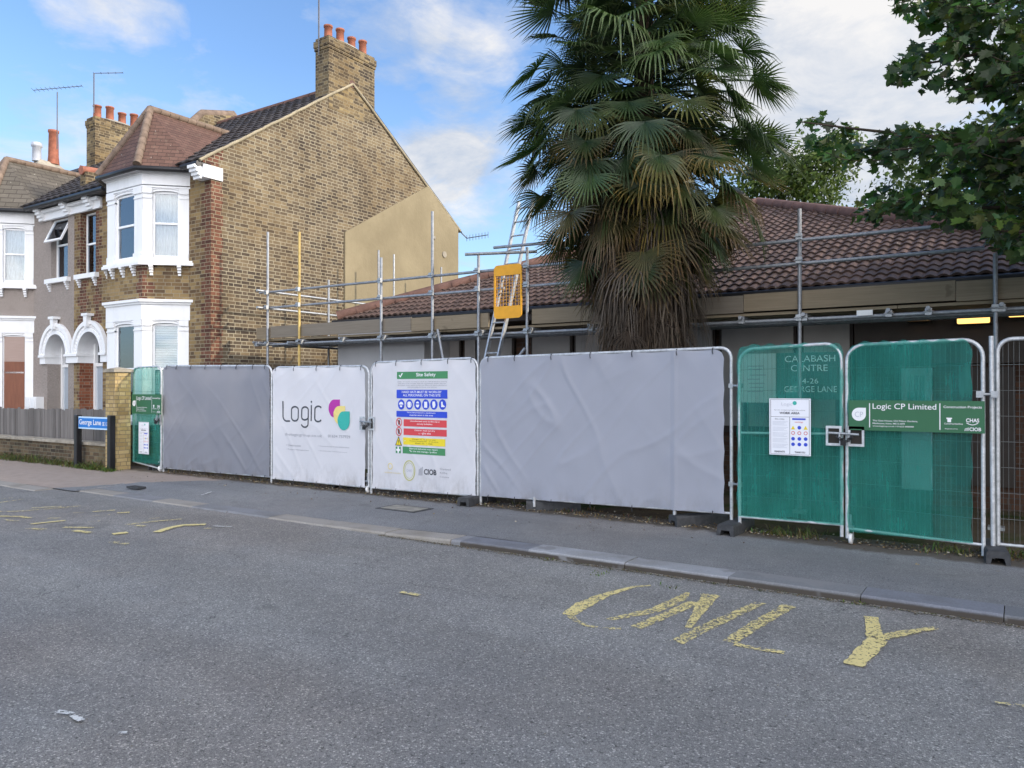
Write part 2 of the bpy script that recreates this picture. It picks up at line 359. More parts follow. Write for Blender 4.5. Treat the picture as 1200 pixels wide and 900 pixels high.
def world():
    k = N.__new__(N); k.t = wt
    out = k.n('OutputWorld'); sky = k.n('TexSky', _sky_type='NISHITA'); sky.sun_disc = False; sky.sun_elevation = SUN_EL; sky.sun_rotation = SUN_AZ
    sky.air_density = 1.0; sky.dust_density = .6; sky.ozone_density = 1.6
    tc = k.n('TexCoord').outputs['Generated']
    sp = k.n('SeparateXYZ'); k.L(tc, sp.inputs[0])
    z = k.math('MAXIMUM', sp.outputs[2], .0); dz = k.math('ADD', z, .22)
    cv = k.n('CombineXYZ'); k.L(k.math('DIVIDE', sp.outputs[0], dz), cv.inputs[0]); k.L(k.math('DIVIDE', sp.outputs[1], dz), cv.inputs[1]); k.L(k.math('MULTIPLY', z, 1.5), cv.inputs[2])
    warp = k.noise(1.2, cv.outputs[0], 3, .5, out=1)
    wv = k.n('MixRGB', _blend_type='ADD'); wv.inputs[0].default_value = .45; k.L(cv.outputs[0], wv.inputs[1]); k.L(warp, wv.inputs[2])
    def lobe(px, py, w, amp):
        d = ray(px, py).normalized(); dp = k.n('VectorMath', _operation='DOT_PRODUCT'); k.L(tc, dp.inputs[0]); dp.inputs[1].default_value = d
        a = k.math('DIVIDE', k.math('SUBTRACT', dp.outputs['Value'], math.cos(w)), 1 - math.cos(w), clamp=True)
        return k.math('MULTIPLY', k.math('POWER', a, .7), amp)
    n1 = k.noise(1.55, wv.outputs[0], 8, .6); n2 = k.noise(5, wv.outputs[0], 6, .65)
    dens = k.math('ADD', k.math('MULTIPLY', n1, .7), k.math('MULTIPLY', n2, .3))
    bias = None
    for L_ in ((1000, 60, .2, .22), (920, 130, .15, .16), (1110, 135, .14, .12), (540, 215, .12, .17), (500, 120, .12, .12), (440, 5, .09, .12), (570, 40, .09, .12), (130, 5, .08, .12), (10, 150, .14, .13), (250, 90, .2, .05)):
        b = lobe(*L_); bias = b if bias is None else k.math('ADD', bias, b)
    back = k.n('VectorMath', _operation='DOT_PRODUCT'); k.L(tc, back.inputs[0]); back.inputs[1].default_value = (.75, -.6, .25)  # unseen bright cloud bank added behind the camera to light the scene
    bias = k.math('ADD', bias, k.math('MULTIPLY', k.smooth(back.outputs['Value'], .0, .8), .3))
    d = k.smooth(k.math('ADD', dens, bias), .58, .76)
    n3 = k.noise(2.6, wv.outputs[0], 7, .62)
    body = k.smooth(k.math('ADD', k.math('MULTIPLY', n2, .35), k.math('MULTIPLY', n3, .65)), .4, .6)
    ccol = k.mix(body, (2.3, 2.6, 3.1), (4.0, 3.9, 3.8))
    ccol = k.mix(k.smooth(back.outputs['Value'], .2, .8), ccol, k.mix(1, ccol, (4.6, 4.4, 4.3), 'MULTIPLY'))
    hz = k.smooth(z, .0, .38)
    skc = k.mix(1, sky.outputs[0], (.88, 1.02, 1.2), 'MULTIPLY'); skc = k.mix(k.math('MULTIPLY', k.math('SUBTRACT', 1, hz), .45), skc, (2.5, 3.6, 4.8))
    c = k.mix(k.math('MULTIPLY', d, .95), skc, ccol)
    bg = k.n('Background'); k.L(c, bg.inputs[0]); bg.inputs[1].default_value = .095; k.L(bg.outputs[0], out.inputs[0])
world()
SC.view_settings.view_transform = 'Standard'; SC.view_settings.look = 'None'; SC.view_settings.exposure = 1.36; SC.view_settings.gamma = 1
SC.cycles.max_bounces = 8; SC.cycles.transparent_max_bounces = 16

# ------------------------------------------------------------------ ground, road, pavement
def asphalt(name, dark, light, chip, scale, patch):
    k = N(name); P = k.obj()
    v = k.n('TexVoronoi'); v.inputs['Scale'].default_value = scale; k.L(P, v.inputs['Vector']); sx = k.n('SeparateXYZ'); k.L(v.outputs['Color'], sx.inputs[0])
    c = k.ramp(sx.outputs[0], [(0, dark), (.35, light), (.85, light), (.93, chip), (1, chip)])
    pit = k.smooth(k.noise(scale * .42, P, 3, .6), .60, .68); c = k.mix(k.math('MULTIPLY', pit, .75), c, tuple(x * .3 for x in dark))
    v2 = k.n('TexVoronoi', _feature='DISTANCE_TO_EDGE'); v2.inputs['Scale'].default_value = scale; k.L(P, v2.inputs['Vector'])
    e = k.smooth(v2.outputs['Distance'], 0, .12); c = k.mix(e, k.mix(1, c, (.5, .5, .5), 'MULTIPLY'), c)
    b = k.noise(.45, P, 5, .6); c = k.mix(k.smooth(b, .35, .65), k.mix(1, c, patch, 'MULTIPLY'), c)
    b2 = k.noise(3.5, P, 5, .7); c = k.mix(k.smooth(b2, .3, .7), k.mix(1, c, (.84, .84, .86), 'MULTIPLY'), c)
    wl = k.noise(.35, k.map(P, (.25, 2.2, 1)), 4, .6); c = k.mix(k.smooth(wl, .42, .6), k.mix(1, c, (.86, .85, .84), 'MULTIPLY'), c)   # wear along the wheel tracks
    br = k.noise(.3, k.map(P, (1, 1, 1)), 3, .5); c = k.mix(k.smooth(br, .5, .62), c, k.mix(1, c, (1.03, .98, .94), 'MULTIPLY')); c = k.mix(k.math('MULTIPLY', k.smooth(k.noise(.9, P, 4, .6), .66, .7), .35), c, (.07, .07, .07))
    cr = k.n('TexVoronoi', _feature='DISTANCE_TO_EDGE'); cr.inputs['Scale'].default_value = 1.3
    wv = k.n('MixRGB', _blend_type='ADD'); wv.inputs[0].default_value = .5; k.L(P, wv.inputs[1]); k.L(k.noise(2.2, P, 5, .7, 1), wv.inputs[2]); k.L(wv.outputs[0], cr.inputs['Vector'])
    ck = k.math('MULTIPLY', k.math('LESS_THAN', cr.outputs['Distance'], .004), k.smooth(k.noise(1.3, P, 3), .56, .62)); c = k.mix(k.math('MULTIPLY', ck, .6), c, (.02, .02, .02))
    h = k.math('SUBTRACT', k.math('ADD', k.math('MULTIPLY', e, sx.outputs[1]), k.math('MULTIPLY', b2, .5)), ck)
    return k, P, c, h
k, P, c, h = asphalt('worn_road_asphalt', (.205, .206, .196), (.32, .318, .302), (.56, .55, .51), 110, (.86, .85, .86))
M['road'] = k.done(k.pr(c, .82, 0, k.bump(h, .7, .006), .35))
k, P, c, h = asphalt('pavement_asphalt', (.2, .206, .206), (.28, .285, .285), (.4, .4, .4), 160, (.8, .82, .86))
sx = k.n('SeparateXYZ'); k.L(P, sx.inputs[0]); wob = k.math('ADD', k.math('ADD', sx.outputs[0], k.math('MULTIPLY', sx.outputs[1], -.9)), k.math('MULTIPLY', k.noise(2, P, 3), .5))
bm = k.math('LESS_THAN', wob, -18.6); c = k.mix(bm, c, k.mix(k.noise(6, P, 4), (.24, .195, .165), (.36, .3, .26)))
yy = k.math('ADD', sx.outputs[1], k.math('MULTIPLY', k.smooth(sx.outputs[0], -3.2, -1.5), .16)); soil = k.smooth(k.math('ADD', yy, k.math('MULTIPLY', k.noise(5, P, 4), .35)), 8.38, 8.5); c = k.mix(k.math('MULTIPLY', soil, .8), c, (.075, .06, .042))
M['pave'] = k.done(k.pr(c, .85, 0, k.bump(h, .4, .003), .3))
def _soil():
    k = N('site_soil'); P = k.obj(); c = k.mix(k.noise(3, P, 5, .7), (.05, .038, .025), (.14, .11, .075)); c = k.mix(k.smooth(k.noise(1.1, P, 4), .5, .62), c, (.045, .06, .02))
    return k.done(k.pr(c, 1, 0, k.bump(k.noise(20, P, 4), .8, .02), .1))
M['soil'] = _soil()
k, P, c, h = asphalt('patch_asphalt', (.18, .182, .186), (.25, .25, .255), (.34, .34, .34), 150, (.8, .82, .86))
M['patch'] = k.done(k.pr(c, .85, 0, k.bump(h, .4, .003), .3))
def _kerb():
    k = N('granite_kerb'); P = k.obj(); r = k.n('NewGeometry').outputs['Random Per Island']
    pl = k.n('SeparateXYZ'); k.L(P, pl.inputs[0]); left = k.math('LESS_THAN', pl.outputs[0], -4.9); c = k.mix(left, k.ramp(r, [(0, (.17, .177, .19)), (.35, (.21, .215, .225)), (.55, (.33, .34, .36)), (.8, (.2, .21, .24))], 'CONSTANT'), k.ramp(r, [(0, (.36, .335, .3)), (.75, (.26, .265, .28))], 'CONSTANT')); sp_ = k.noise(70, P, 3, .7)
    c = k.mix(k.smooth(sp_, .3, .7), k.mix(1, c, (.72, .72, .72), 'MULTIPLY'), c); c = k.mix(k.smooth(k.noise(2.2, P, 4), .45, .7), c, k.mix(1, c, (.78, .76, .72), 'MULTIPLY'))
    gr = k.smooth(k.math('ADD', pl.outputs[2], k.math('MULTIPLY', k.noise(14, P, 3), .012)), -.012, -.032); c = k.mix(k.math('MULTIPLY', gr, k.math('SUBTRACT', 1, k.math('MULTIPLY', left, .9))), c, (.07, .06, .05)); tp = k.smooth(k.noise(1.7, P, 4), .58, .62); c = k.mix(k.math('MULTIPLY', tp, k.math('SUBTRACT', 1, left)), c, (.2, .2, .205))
    return k.done(k.pr(c, .85, 0, k.bump(sp_, .4, .004), .3))
M['kerb'] = _kerb()
ZR = -.07
b = MB(); b.poly([(-400, -200, -.12), (400, -200, -.12), (400, 600, -.12), (-400, 600, -.12)]); tag(b.build('ground', M['soil']), kind='structure')
b = MB(); b.poly([(-300, -3.2, ZR), (150, -3.2, ZR), (150, 6.8, ZR), (-300, 6.8, ZR)]); tag(b.build('road', M['road']), kind='structure')
def kz(x):
    t = min(1, max(0, (x + 6.4) / 1.6)); return -.052 + .04 * t
def ky(x): return 6.39 if x > -12.5 else 6.02
KW = .29
b = MB(); xs = [-120, -60, -30, -22, -18, -15, -12.52, -12.48, -11, -9.5, -8, -7, -6.4, -6, -5.6, -5.2, -4.8, -3, 0, 4, 12, 60, 120]
for i in range(len(xs) - 1):
    x0, x1 = xs[i], xs[i + 1]
    def yk(x): return (6.39 if x > -12.5 else 6.02) + KW
    ys0 = [yk(x0), 7.3, 8.75]; ys1 = [yk(x1), 7.3, 8.75]; z0 = [kz(x0) - .001, 0, 0]; z1 = [kz(x1) - .001, 0, 0]
    for j in range(2): b.poly([(x0, ys0[j], z0[j]), (x1, ys1[j], z1[j]), (x1, ys1[j + 1], z1[j + 1]), (x0, ys0[j + 1], z0[j + 1])])
tag(b.build('pavement', M['pave']), kind='structure')
b = MB(); b.poly([(-120, 8.745, -.004), (60, 8.745, -.004), (60, 60, -.02), (-120, 60, -.02)]); tag(b.build('site_ground', M['soil']), kind='structure')
b = MB(); x = 14.0; rk = random.Random(3)
while x > -40:
    L_ = rk.uniform(.75, 1.05); g = .006; x0, x1 = x - L_ + g, x; y0 = ky(x0)
    if x1 > -12.5 > x0: y0 = 6.39
    za, zb = kz(x0), kz(x1); dz = rk.uniform(-.004, .004); dy = rk.uniform(-.008, .008); bv = .018
    prof = lambda z: [(0, -.25), (0, z - bv), (bv, z), (KW, z), (KW, -.25)]
    A = [Vector((x0, y0 + dy + p, q + dz)) for p, q in prof(za)]; B = [Vector((x1, y0 + dy + p, q + dz)) for p, q in prof(zb)]
    i0 = len(b.v); b.raw(A + B, [(j, (j + 1) % 5, (j + 1) % 5 + 5, j + 5) for j in range(5)] + [(4, 3, 2, 1, 0), (5, 6, 7, 8, 9)])
    x -= L_
for f in range(len(b.f)): pass
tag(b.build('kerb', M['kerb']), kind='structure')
# opposite pavement, behind the camera
b = MB(); b.box(W, -120, 60, -12, -3.3, -.2, .03); tag(b.build('far_pavement', M['pave']), kind='structure')

# painted road markings, worn
def _paint(name, colr):
    k = N(name); P = k.obj(); a = k.n('VertexColor', _layer_name='Col'); s = k.n('SeparateXYZ'); k.L(a.outputs[0], s.inputs[0])
    n_ = k.math('ADD', k.math('MULTIPLY', k.noise(14, k.map(P, (1, .6, 1)), 6, .75), .55), k.math('MULTIPLY', k.noise(70, P, 3, .7), .45))
    vc = k.n('TexVoronoi'); vc.inputs['Scale'].default_value = 75; k.L(P, vc.inputs['Vector']); vs_ = k.n('SeparateXYZ'); k.L(vc.outputs['Color'], vs_.inputs[0]); n_ = k.math('ADD', k.math('MULTIPLY', n_, .8), k.math('MULTIPLY', vs_.outputs[0], .2))
    keep = k.math('GREATER_THAN', k.math('ADD', n_, s.outputs[0]), .565)
    sh = k.pr(k.mix(k.noise(12, P, 4), tuple(c * .8 for c in colr), colr), .75); tr = k.n('BsdfTransparent'); mx = k.n('MixShader'); k.L(keep, mx.inputs[0]); k.L(tr.outputs[0], mx.inputs[1]); k.L(sh, mx.inputs[2])
    return k.done(mx.outputs[0])
M['ypaint'] = _paint('yellow_road_paint', (.74, .62, .27)); M['wpaint'] = _paint('white_road_paint', (.65, .65, .62))
def ribbon(b, pts, w, keep, z=ZR + .004, ends=0):
    P3 = [PZ(px, py, z) for px, py in pts]; L, Rr = [], []; W0 = w if isinstance(w, list) else [w] * len(P3); Q, W1 = [], []
    for i in range(len(P3) - 1):
        n_ = max(2, int((P3[i + 1] - P3[i]).length / .03))
        for j in range(n_): Q.append(P3[i].lerp(P3[i + 1], j / n_)); W1.append(W0[i] + (W0[i + 1] - W0[i]) * j / n_)
    Q.append(P3[-1]); W1.append(W0[-1]); P3 = Q; w = [a * (1 + .3 * noise.noise(p * 14)) for a, p in zip(W1, P3)]
    for i, p in enumerate(P3):
        t = (P3[min(i + 3, len(P3) - 1)] - P3[max(i - 3, 0)]).normalized(); nrm = Vector((-t.y, t.x, 0)); ww = w[i] if isinstance(w, list) else w
        L.append(p + nrm * ww / 2); Rr.append(p - nrm * ww / 2)
    for i in range(len(P3) - 1): b.poly([Rr[i], Rr[i + 1], L[i + 1], L[i]], col=(keep, 0, 0))
def letter(strokes, nm, label):
    b = MB()
    for q in strokes: ribbon(b, *q)
    solo(b, nm, M['ypaint'], label, 'road marking', kind='structure'); 
b = MB()
z_ = ZR + .004
def wd_(px, py, w): return w
Z9 = lambda l: [(600 + x / 2, 560 + y / 2) for x, y in l]
ST = [(Z9([(131, 320), (165, 297), (215, 274), (285, 254), (325, 251)]), [.12, .15, .11, .05, .03], .13), (Z9([(412, 268), (392, 283), (335, 309), (225, 331)]), [.05, .12, .12, .06], .05), (Z9([(136, 322), (150, 334), (180, 346), (215, 351), (255, 352)]), [.07, .05, .045, .04, .05], .0),
      (Z9([(290, 349), (360, 320), (428, 290)]), .11, .06), (Z9([(466, 272), (440, 308), (412, 350)]), [.17, .11, .05], .10), (Z9([(385, 384), (450, 350), (582, 291)]), [.11, .13, .09], .07), (Z9([(650, 298), (575, 340), (508, 383)]), .12, .09), (Z9([(520, 388), (560, 396), (637, 408)]), .07, .09),
      (Z9([(797, 437), (855, 378)]), [.13, .15], .16), (Z9([(852, 382), (840, 324)]), .12, .14), (Z9([(850, 376), (915, 362), (992, 350)]), [.12, .10, .07], .11)]
for p_, w_, kp in ST:
    z_ += .0004
    ribbon(b, p_, [q * .84 for q in w_] if isinstance(w_, list) else w_ * .84, kp - .015 if kp > .06 else kp + .02, z_)
Z8 = lambda l: [(x / 4, 560 + y / 4) for x, y in l]
LM = [([(145, 215), (310, 198)], .09, .15), ([(-200, 186), (0, 178), (100, 180), (145, 187)], .09, .12), ([(-200, 165), (0, 157), (100, 155), (380, 130)], .09, .06), ([(530, 262), (600, 254)], .14, .2),
      ([(735, 253), (800, 232), (860, 220), (965, 217)], .13, .2), ([(590, 218), (700, 205), (855, 192)], .09, .09), ([(300, 230), (440, 232)], .1, .1), ([(350, 245), (425, 255)], .1, .13), ([(550, 163), (610, 160)], .12, .12),
      ([(430, 158), (540, 150)], .09, .1), ([(350, 162), (390, 162)], .09, .05), ([(230, 187), (280, 187)], .1, .08), ([(130, 235), (215, 240)], .1, .06), ([(640, 222), (680, 225)], .1, .12), ([(520, 298), (600, 308)], .09, .06),
      ([(960, 235), (1000, 235)], .08, .1), ([(-100, 130), (110, 98)], .09, .04), ([(-100, 110), (60, 92)], .09, .02), ([(20, 195), (90, 200)], .08, .05), ([(150, 140), (290, 132)], .1, .06), ([(360, 180), (520, 172)], .08, .0), ([(700, 190), (790, 184)], .08, .02), ([(410, 205), (470, 200)], .08, .04)]
for p_, w_, kp in LM:
    z_ += .0002; ribbon(b, Z8(p_), w_ * .75, kp - .03, z_)
ribbon(b, [(470, 693), (492, 697)], .05, .1, z_); ribbon(b, [(1165, 822), (1200, 826)], .03, .05, z_)
tag(b.build('road_marking', M['ypaint']), kind='structure')
b = MB()
for q in ([(68, 832), (86, 835)], [(140, 858), (150, 857)], [(86, 837), (97, 843)], [(250, 616), (272, 617)], [(236, 580), (248, 576)]): ribbon(b, q, .03, .1, (.004 if q[0][1] < 600 else z_ + .001))
tag(b.build('white_paint_splash', M['wpaint']), kind='structure')
# manhole cover in the pavement
c0 = PZ(474, 596, 0)
t = thing('manhole_cover', (c0.x, c0.y, 0), 'pale rectangular inspection cover set in the dark pavement', 'manhole cover')
b = MB(); fr = Fr(c0, (1, 0, 0), (0, 1, 0))
b.box(fr, -.33, .33, -.2, .2, -.05, .007); b.build('frame', M['rubber'], t)
b = MB(); b.box(fr, -.28, .28, -.15, .15, .004, .012); b.build('lid', M['concrete'], t, .003)
c0 = PZ(160, 570.5, 0); b = MB(); fr = Fr(c0, (1, 0, 0), (0, 1, 0)); b.box(fr, -.16, .16, -.07, .07, -.02, .008)
for i in range(5): b.box(fr, -.13 + i * .06, -.10 + i * .06, -.05, .05, .008, .012)
solo(b, 'drain_cover', M['rubber'], 'small dark slotted cover in the pavement near the narrow green gate', 'drain cover')
# ------------------------------------------------------------------ terraced houses
PM = -18.97                                    # party wall
def tile_slope(b, O, u, up, width, length, pitch, course, amp, lo=None, hi=None, samples=6, step=.03):
    """rows of roman tiles; lo(v), hi(v) clip the ends"""
    O, u, up = Vector(O), Vector(u).normalized(), Vector(up).normalized(); n = u.cross(up).normalized()
    if n.z < 0: n = -n
    nu = int(width / pitch * samples); nv = int(math.ceil(length / course))
    rj = random.Random(int(width * 1000)); 
    for j in range(nv):
        v0, v1 = j * course, min(length, (j + 1) * course + .02)
        vm = (j * course + v1) / 2; a = lo(vm) if lo else 0; c_ = hi(vm) if hi else width
        if c_ - a < .02: continue
        vs, uvs = [], []
        idx = [i for i in range(nu + 1) if a - pitch / samples < i * width / nu < c_ + pitch / samples]
        dv = rj.uniform(-.006, .006)
        for i in idx:
            x = min(max(i * width / nu, a), c_); ph = (x / pitch) % 1.0; ti = int(x / (pitch * 2)); h = amp * max(0, math.sin(math.pi * ph)) ** .8
            rr = ((ti * 73 + j * 151) % 17) / 17 * .012 - .006
            for vv, hh in ((v0 + dv, h - .005), (v0 + dv, h + step + rr), (v1, h)):
                vs.append(O + u * x + up * vv + n * hh); uvs.append((x, (j + .5) * course + (.3 if hh == h else -.1) * course))
        fs = []
        for q in range(len(idx) - 1):
            p = q * 3
            fs += [(p, p + 3, p + 4, p + 1), (p + 1, p + 4, p + 5, p + 2)]
        b.raw(vs, fs, smooth=False, uvs=uvs)
def wall_holes(b, fr, a0, a1, z0, z1, holes, d0=-.25, d1=0):
    xs = sorted({a0, a1, *[h[0] for h in holes], *[h[1] for h in holes]}); 
    for i in range(len(xs) - 1):
        xa, xb = xs[i], xs[i + 1]; hs = sorted([(h[2], h[3]) for h in holes if h[0] <= xa + 1e-6 and h[1] >= xb - 1e-6])
        z = z0
        for q0, q1 in hs:
            if q0 > z: b.box(fr, xa, xb, d0, d1, z, q0)
            z = q1
        if z < z1: b.box(fr, xa, xb, d0, d1, z, z1)
def sash(parent, fr, a0, a1, z0, z1, d, fill='curtain', split=.5, name='window', bar=.045):
    """sliding sash window: frame > pane, curtain"""
    b = MB(); zm = z0 + (z1 - z0) * split; w = bar
    b.box(fr, a0, a0 + w, d - .04, d, z0, z1); b.box(fr, a1 - w, a1, d - .04, d, z0, z1)
    b.box(fr, a0 + w, a1 - w, d - .04, d, z0, z0 + w * 1.3); b.box(fr, a0 + w, a1 - w, d - .04, d, z1 - w, z1)
    b.box(fr, a0 + w, a1 - w, d - .04, d + .012, zm - w * .5, zm + w * .5)
    o = b.build(name, M['upvc'], parent, .004)
    b = MB(); b.box(fr, a0 + w, a1 - w, d - .028, d - .022, z0 + w * 1.3, zm - w * .5); b.box(fr, a0 + w, a1 - w, d - .020, d - .014, zm + w * .5, z1 - w); b.build('pane', M['glass'], o)
    if fill == 'curtain':
        b = MB(); aa, bb = a0 + .01, a1 - .01
        b.grid(lambda u, v: fr(aa + (bb - aa) * u, d - .12 + .018 * math.sin(u * (bb - aa) * 70 + math.sin(v * 3)), z0 + .02 + (z1 - z0 - .04) * v), 60, 4); b.build('curtain', M['curtain'], o)
    elif fill == 'blind':
        b = MB(); b.box(fr, a0 + .02, a1 - .02, d - .1, d - .09, z0 + .02, z1 - .02); b.build('blind', M['blind'], o)
    return o
def bracket(b, fr, a, zt, w=.1, h=.24, dep=.13):
    n_ = 4
    for i in range(n_):
        t0 = i / n_; dd = dep * (1 - t0) ** .8; b.box(fr, a - w / 2 * (1 - t0 * .35), a + w / 2 * (1 - t0 * .35), 0, dd, zt - h * (i + 1) / n_ + .012, zt - h * i / n_)
def baypoly(e, mir=False, ext=0.05):
    X = [-14.37 + 1.414 * e + 0, -15.01 + .414 * e, -16.34 - .414 * e, -16.98 - 1.414 * e]; Y = [9.55 + ext, 8.91 - e, 8.91 - e, 9.55 + ext]
    X[0] -= 0; P = [(X[0] + ext, Y[0]), (X[1], Y[1]), (X[2], Y[2]), (X[3] - ext, Y[3])]
    if mir: P = [(2 * PM - x, y) for x, y in P][::-1]
    return [(x, y) for x, y in P]
def bay(house, mir, wallmat, lower_fill, upper_fill):
    # brick drum
    b = MB(); b.plan(baypoly(0, mir), -.1, .82); b.build('bay_base', wallmat, house); b = MB(); b.plan(baypoly(-.004, mir), 3.40, 4.1); bw = b.build('bay_window', wallmat, house)
    b = MB()
    for e, z0, z1 in ((.02, 2.98, 3.3), (.05, 3.3, 3.345), (.09, 3.345, 3.40), (.06, .82, .9), (.10, 4.1, 4.16), (.075, 4.16, 4.20), (.015, 5.76, 5.98), (.05, 5.98, 6.03), (.02, 5.70, 5.735)):
        b.plan(baypoly(e, mir), z0, z1)
    b.plan(baypoly(-.3, mir), .9, 2.98)
    Pp = baypoly(0, mir, 0); facets = [(Pp[i], Pp[i + 1]) for i in range(3)]
    for z0, z1, fill, nm in ((.9, 2.98, lower_fill, 'l'), (4.2, 5.70, upper_fill, 'u')):
        for (p, q) in facets:
            p3, q3 = Vector((*p, 0)), Vector((*q, 0)); u = q3 - p3; L_ = u.length
            # outward normal must point towards -y side
            n_ = Vector((u.y, -u.x, 0)).normalized()
            mid = (p3 + q3) / 2; cen = Vector(((Pp[1][0] + Pp[2][0]) / 2, 9.55, 0))
            if n_.dot(mid - cen) < 0: n_ = -n_
            fr = Fr(p3, u, n_); pw = .19 if L_ < 1.1 else .3; a0, a1 = pw, L_ - pw
            # pilasters with base and capital
            for s0, s1 in ((0.006, a0), (a1, L_ - .006)):
                b.box(fr, s0, s1, -.16, -.002, z0, z1)
                b.box(fr, max(0.02, s0 - .015), min(L_ - .02, s1 + .015), -.1, .018, z0 + .003, z0 + .16); b.box(fr, s0 + .0, s1, -.1, .014, z1 - .22, z1 - .19); b.box(fr, s0 + .0, s1, -.1, .026, z1 - .12, z1 - .004)
            # shallow arched head
            pts = [(a0, z1)]; hw = (a1 - a0) / 2; cx = (a0 + a1) / 2
            arc = [(cx + hw * math.cos(R(180 - 15 * i)) , z1 - .13 + .07 * math.sin(R(15 * i)) ** .6) for i in range(13)]
            b.prism(fr, [(a0, z1 - .001), *[(x, z) for x, z in arc], (a1, z1 - .001)][::-1], -.14, -.004)
            arc2 = [(cx + (hw + .0) * math.cos(R(180 - 15 * i)), z1 - .075 + .07 * math.sin(R(15 * i)) ** .5) for i in range(13)]
            b.tube([fr(x, .0, z) for x, z in arc2], .014, 6)
            b.box(fr, a0, a1, -.16, -.01, z0, z0 + .06)
            f2 = fill if isinstance(fill, str) else 'curtain'
            w = sash(bw, fr, a0, a1, z0 + .06, z1 - .07, -.05, f2 if f2 != 'board' else None, .52)
            if f2 == 'board':
                bb = MB(); bb.box(fr, a0 + .03, a1 - .03, -.05, -.038, z0 + .06, z0 + 1.35); bb.build('brown_board', M['brownboard'], w)
                bb = MB(); bb.box(fr, a0 + .03, a1 - .03, -.05, -.04, z0 + 1.352, z1 - .1); bb.build('pink_board', M['pinkboard'], w)
            # dark room behind
        core = MB()
    b.plan(baypoly(-.3, mir), 4.2, 5.7)
    b.build('surround', M['white'], bw)
    b = MB()
    for (p, q), n_ in zip(facets, (2, 3, 2)):
        p3, q3 = Vector((*p, 0)), Vector((*q, 0)); u = q3 - p3; nn = Vector((u.y, -u.x, 0)).normalized(); mid = (p3 + q3) / 2
        if nn.dot(mid - Vector(((Pp[1][0] + Pp[2][0]) / 2, 9.55, 0))) < 0: nn = -nn
        fr = Fr(p3, u, nn); L_ = u.length
        for i in range(n_): b = MB(); bracket(b, fr, L_ * (.2 + .6 * i / (n_ - 1)), 4.1, .08, .22, .1); b.build('bracket', M['white'], bw)
    # roof of the bay: hipped
    e = .16; B = baypoly(e, mir, 0); sgn = -1 if mir else 1
    xc = -15.67 if not mir else 2 * PM + 15.67
    z0 = 6.1; ap = Vector((xc, 9.47, 7.58)); rb = Vector((xc, 11.42, 7.58))
    Bz = [Vector((x, y, z0)) for x, y in B]
    m = MB(); m.poly([Bz[2], Bz[1], ap] if not mir else [Bz[2], Bz[1], ap]); m.poly([Bz[1], Bz[0], ap]); m.poly([Bz[3], Bz[2], ap]); m.poly([Bz[0], rb, ap]); m.poly([rb, Bz[3], ap])
    for i_, f in enumerate(m.f):
        vs = [Vector(m.v[j]) for j in f]
        if (vs[1] - vs[0]).cross(vs[2] - vs[0]).z < 0:
            for a_, vv in zip(f, vs[::-1]): m.v[a_] = tuple(vv)
    rf = m.build('bay_roof', M['roofbay'] if not mir else M['roofbay2'], house)
    m = MB()
    hip = [(Bz[1], ap), (Bz[2], ap), (ap, rb)]
    for p, q in hip:
        n_ = 9
        for i in range(n_):
            a_ = p.lerp(q, i / n_); c_ = p.lerp(q, (i + 1.06) / n_); m.tube([a_ + Vector((0, 0, .02)), c_ + Vector((0, 0, .03))], [.085, .075], 8)
    m.build('hip_tile', M['ridge'], rf)
    m = MB(); gp = [Vector((x, y, 6.045)) for x, y in baypoly(.17, mir, 0)]; m.tube(gp, .055, 8); m.build('gutter', M['gutter'], rf)
    m = MB(); m.plan(baypoly(.12, mir), 6.03, 6.085); m.build('soffit', M['upvc'], rf)
    return bw
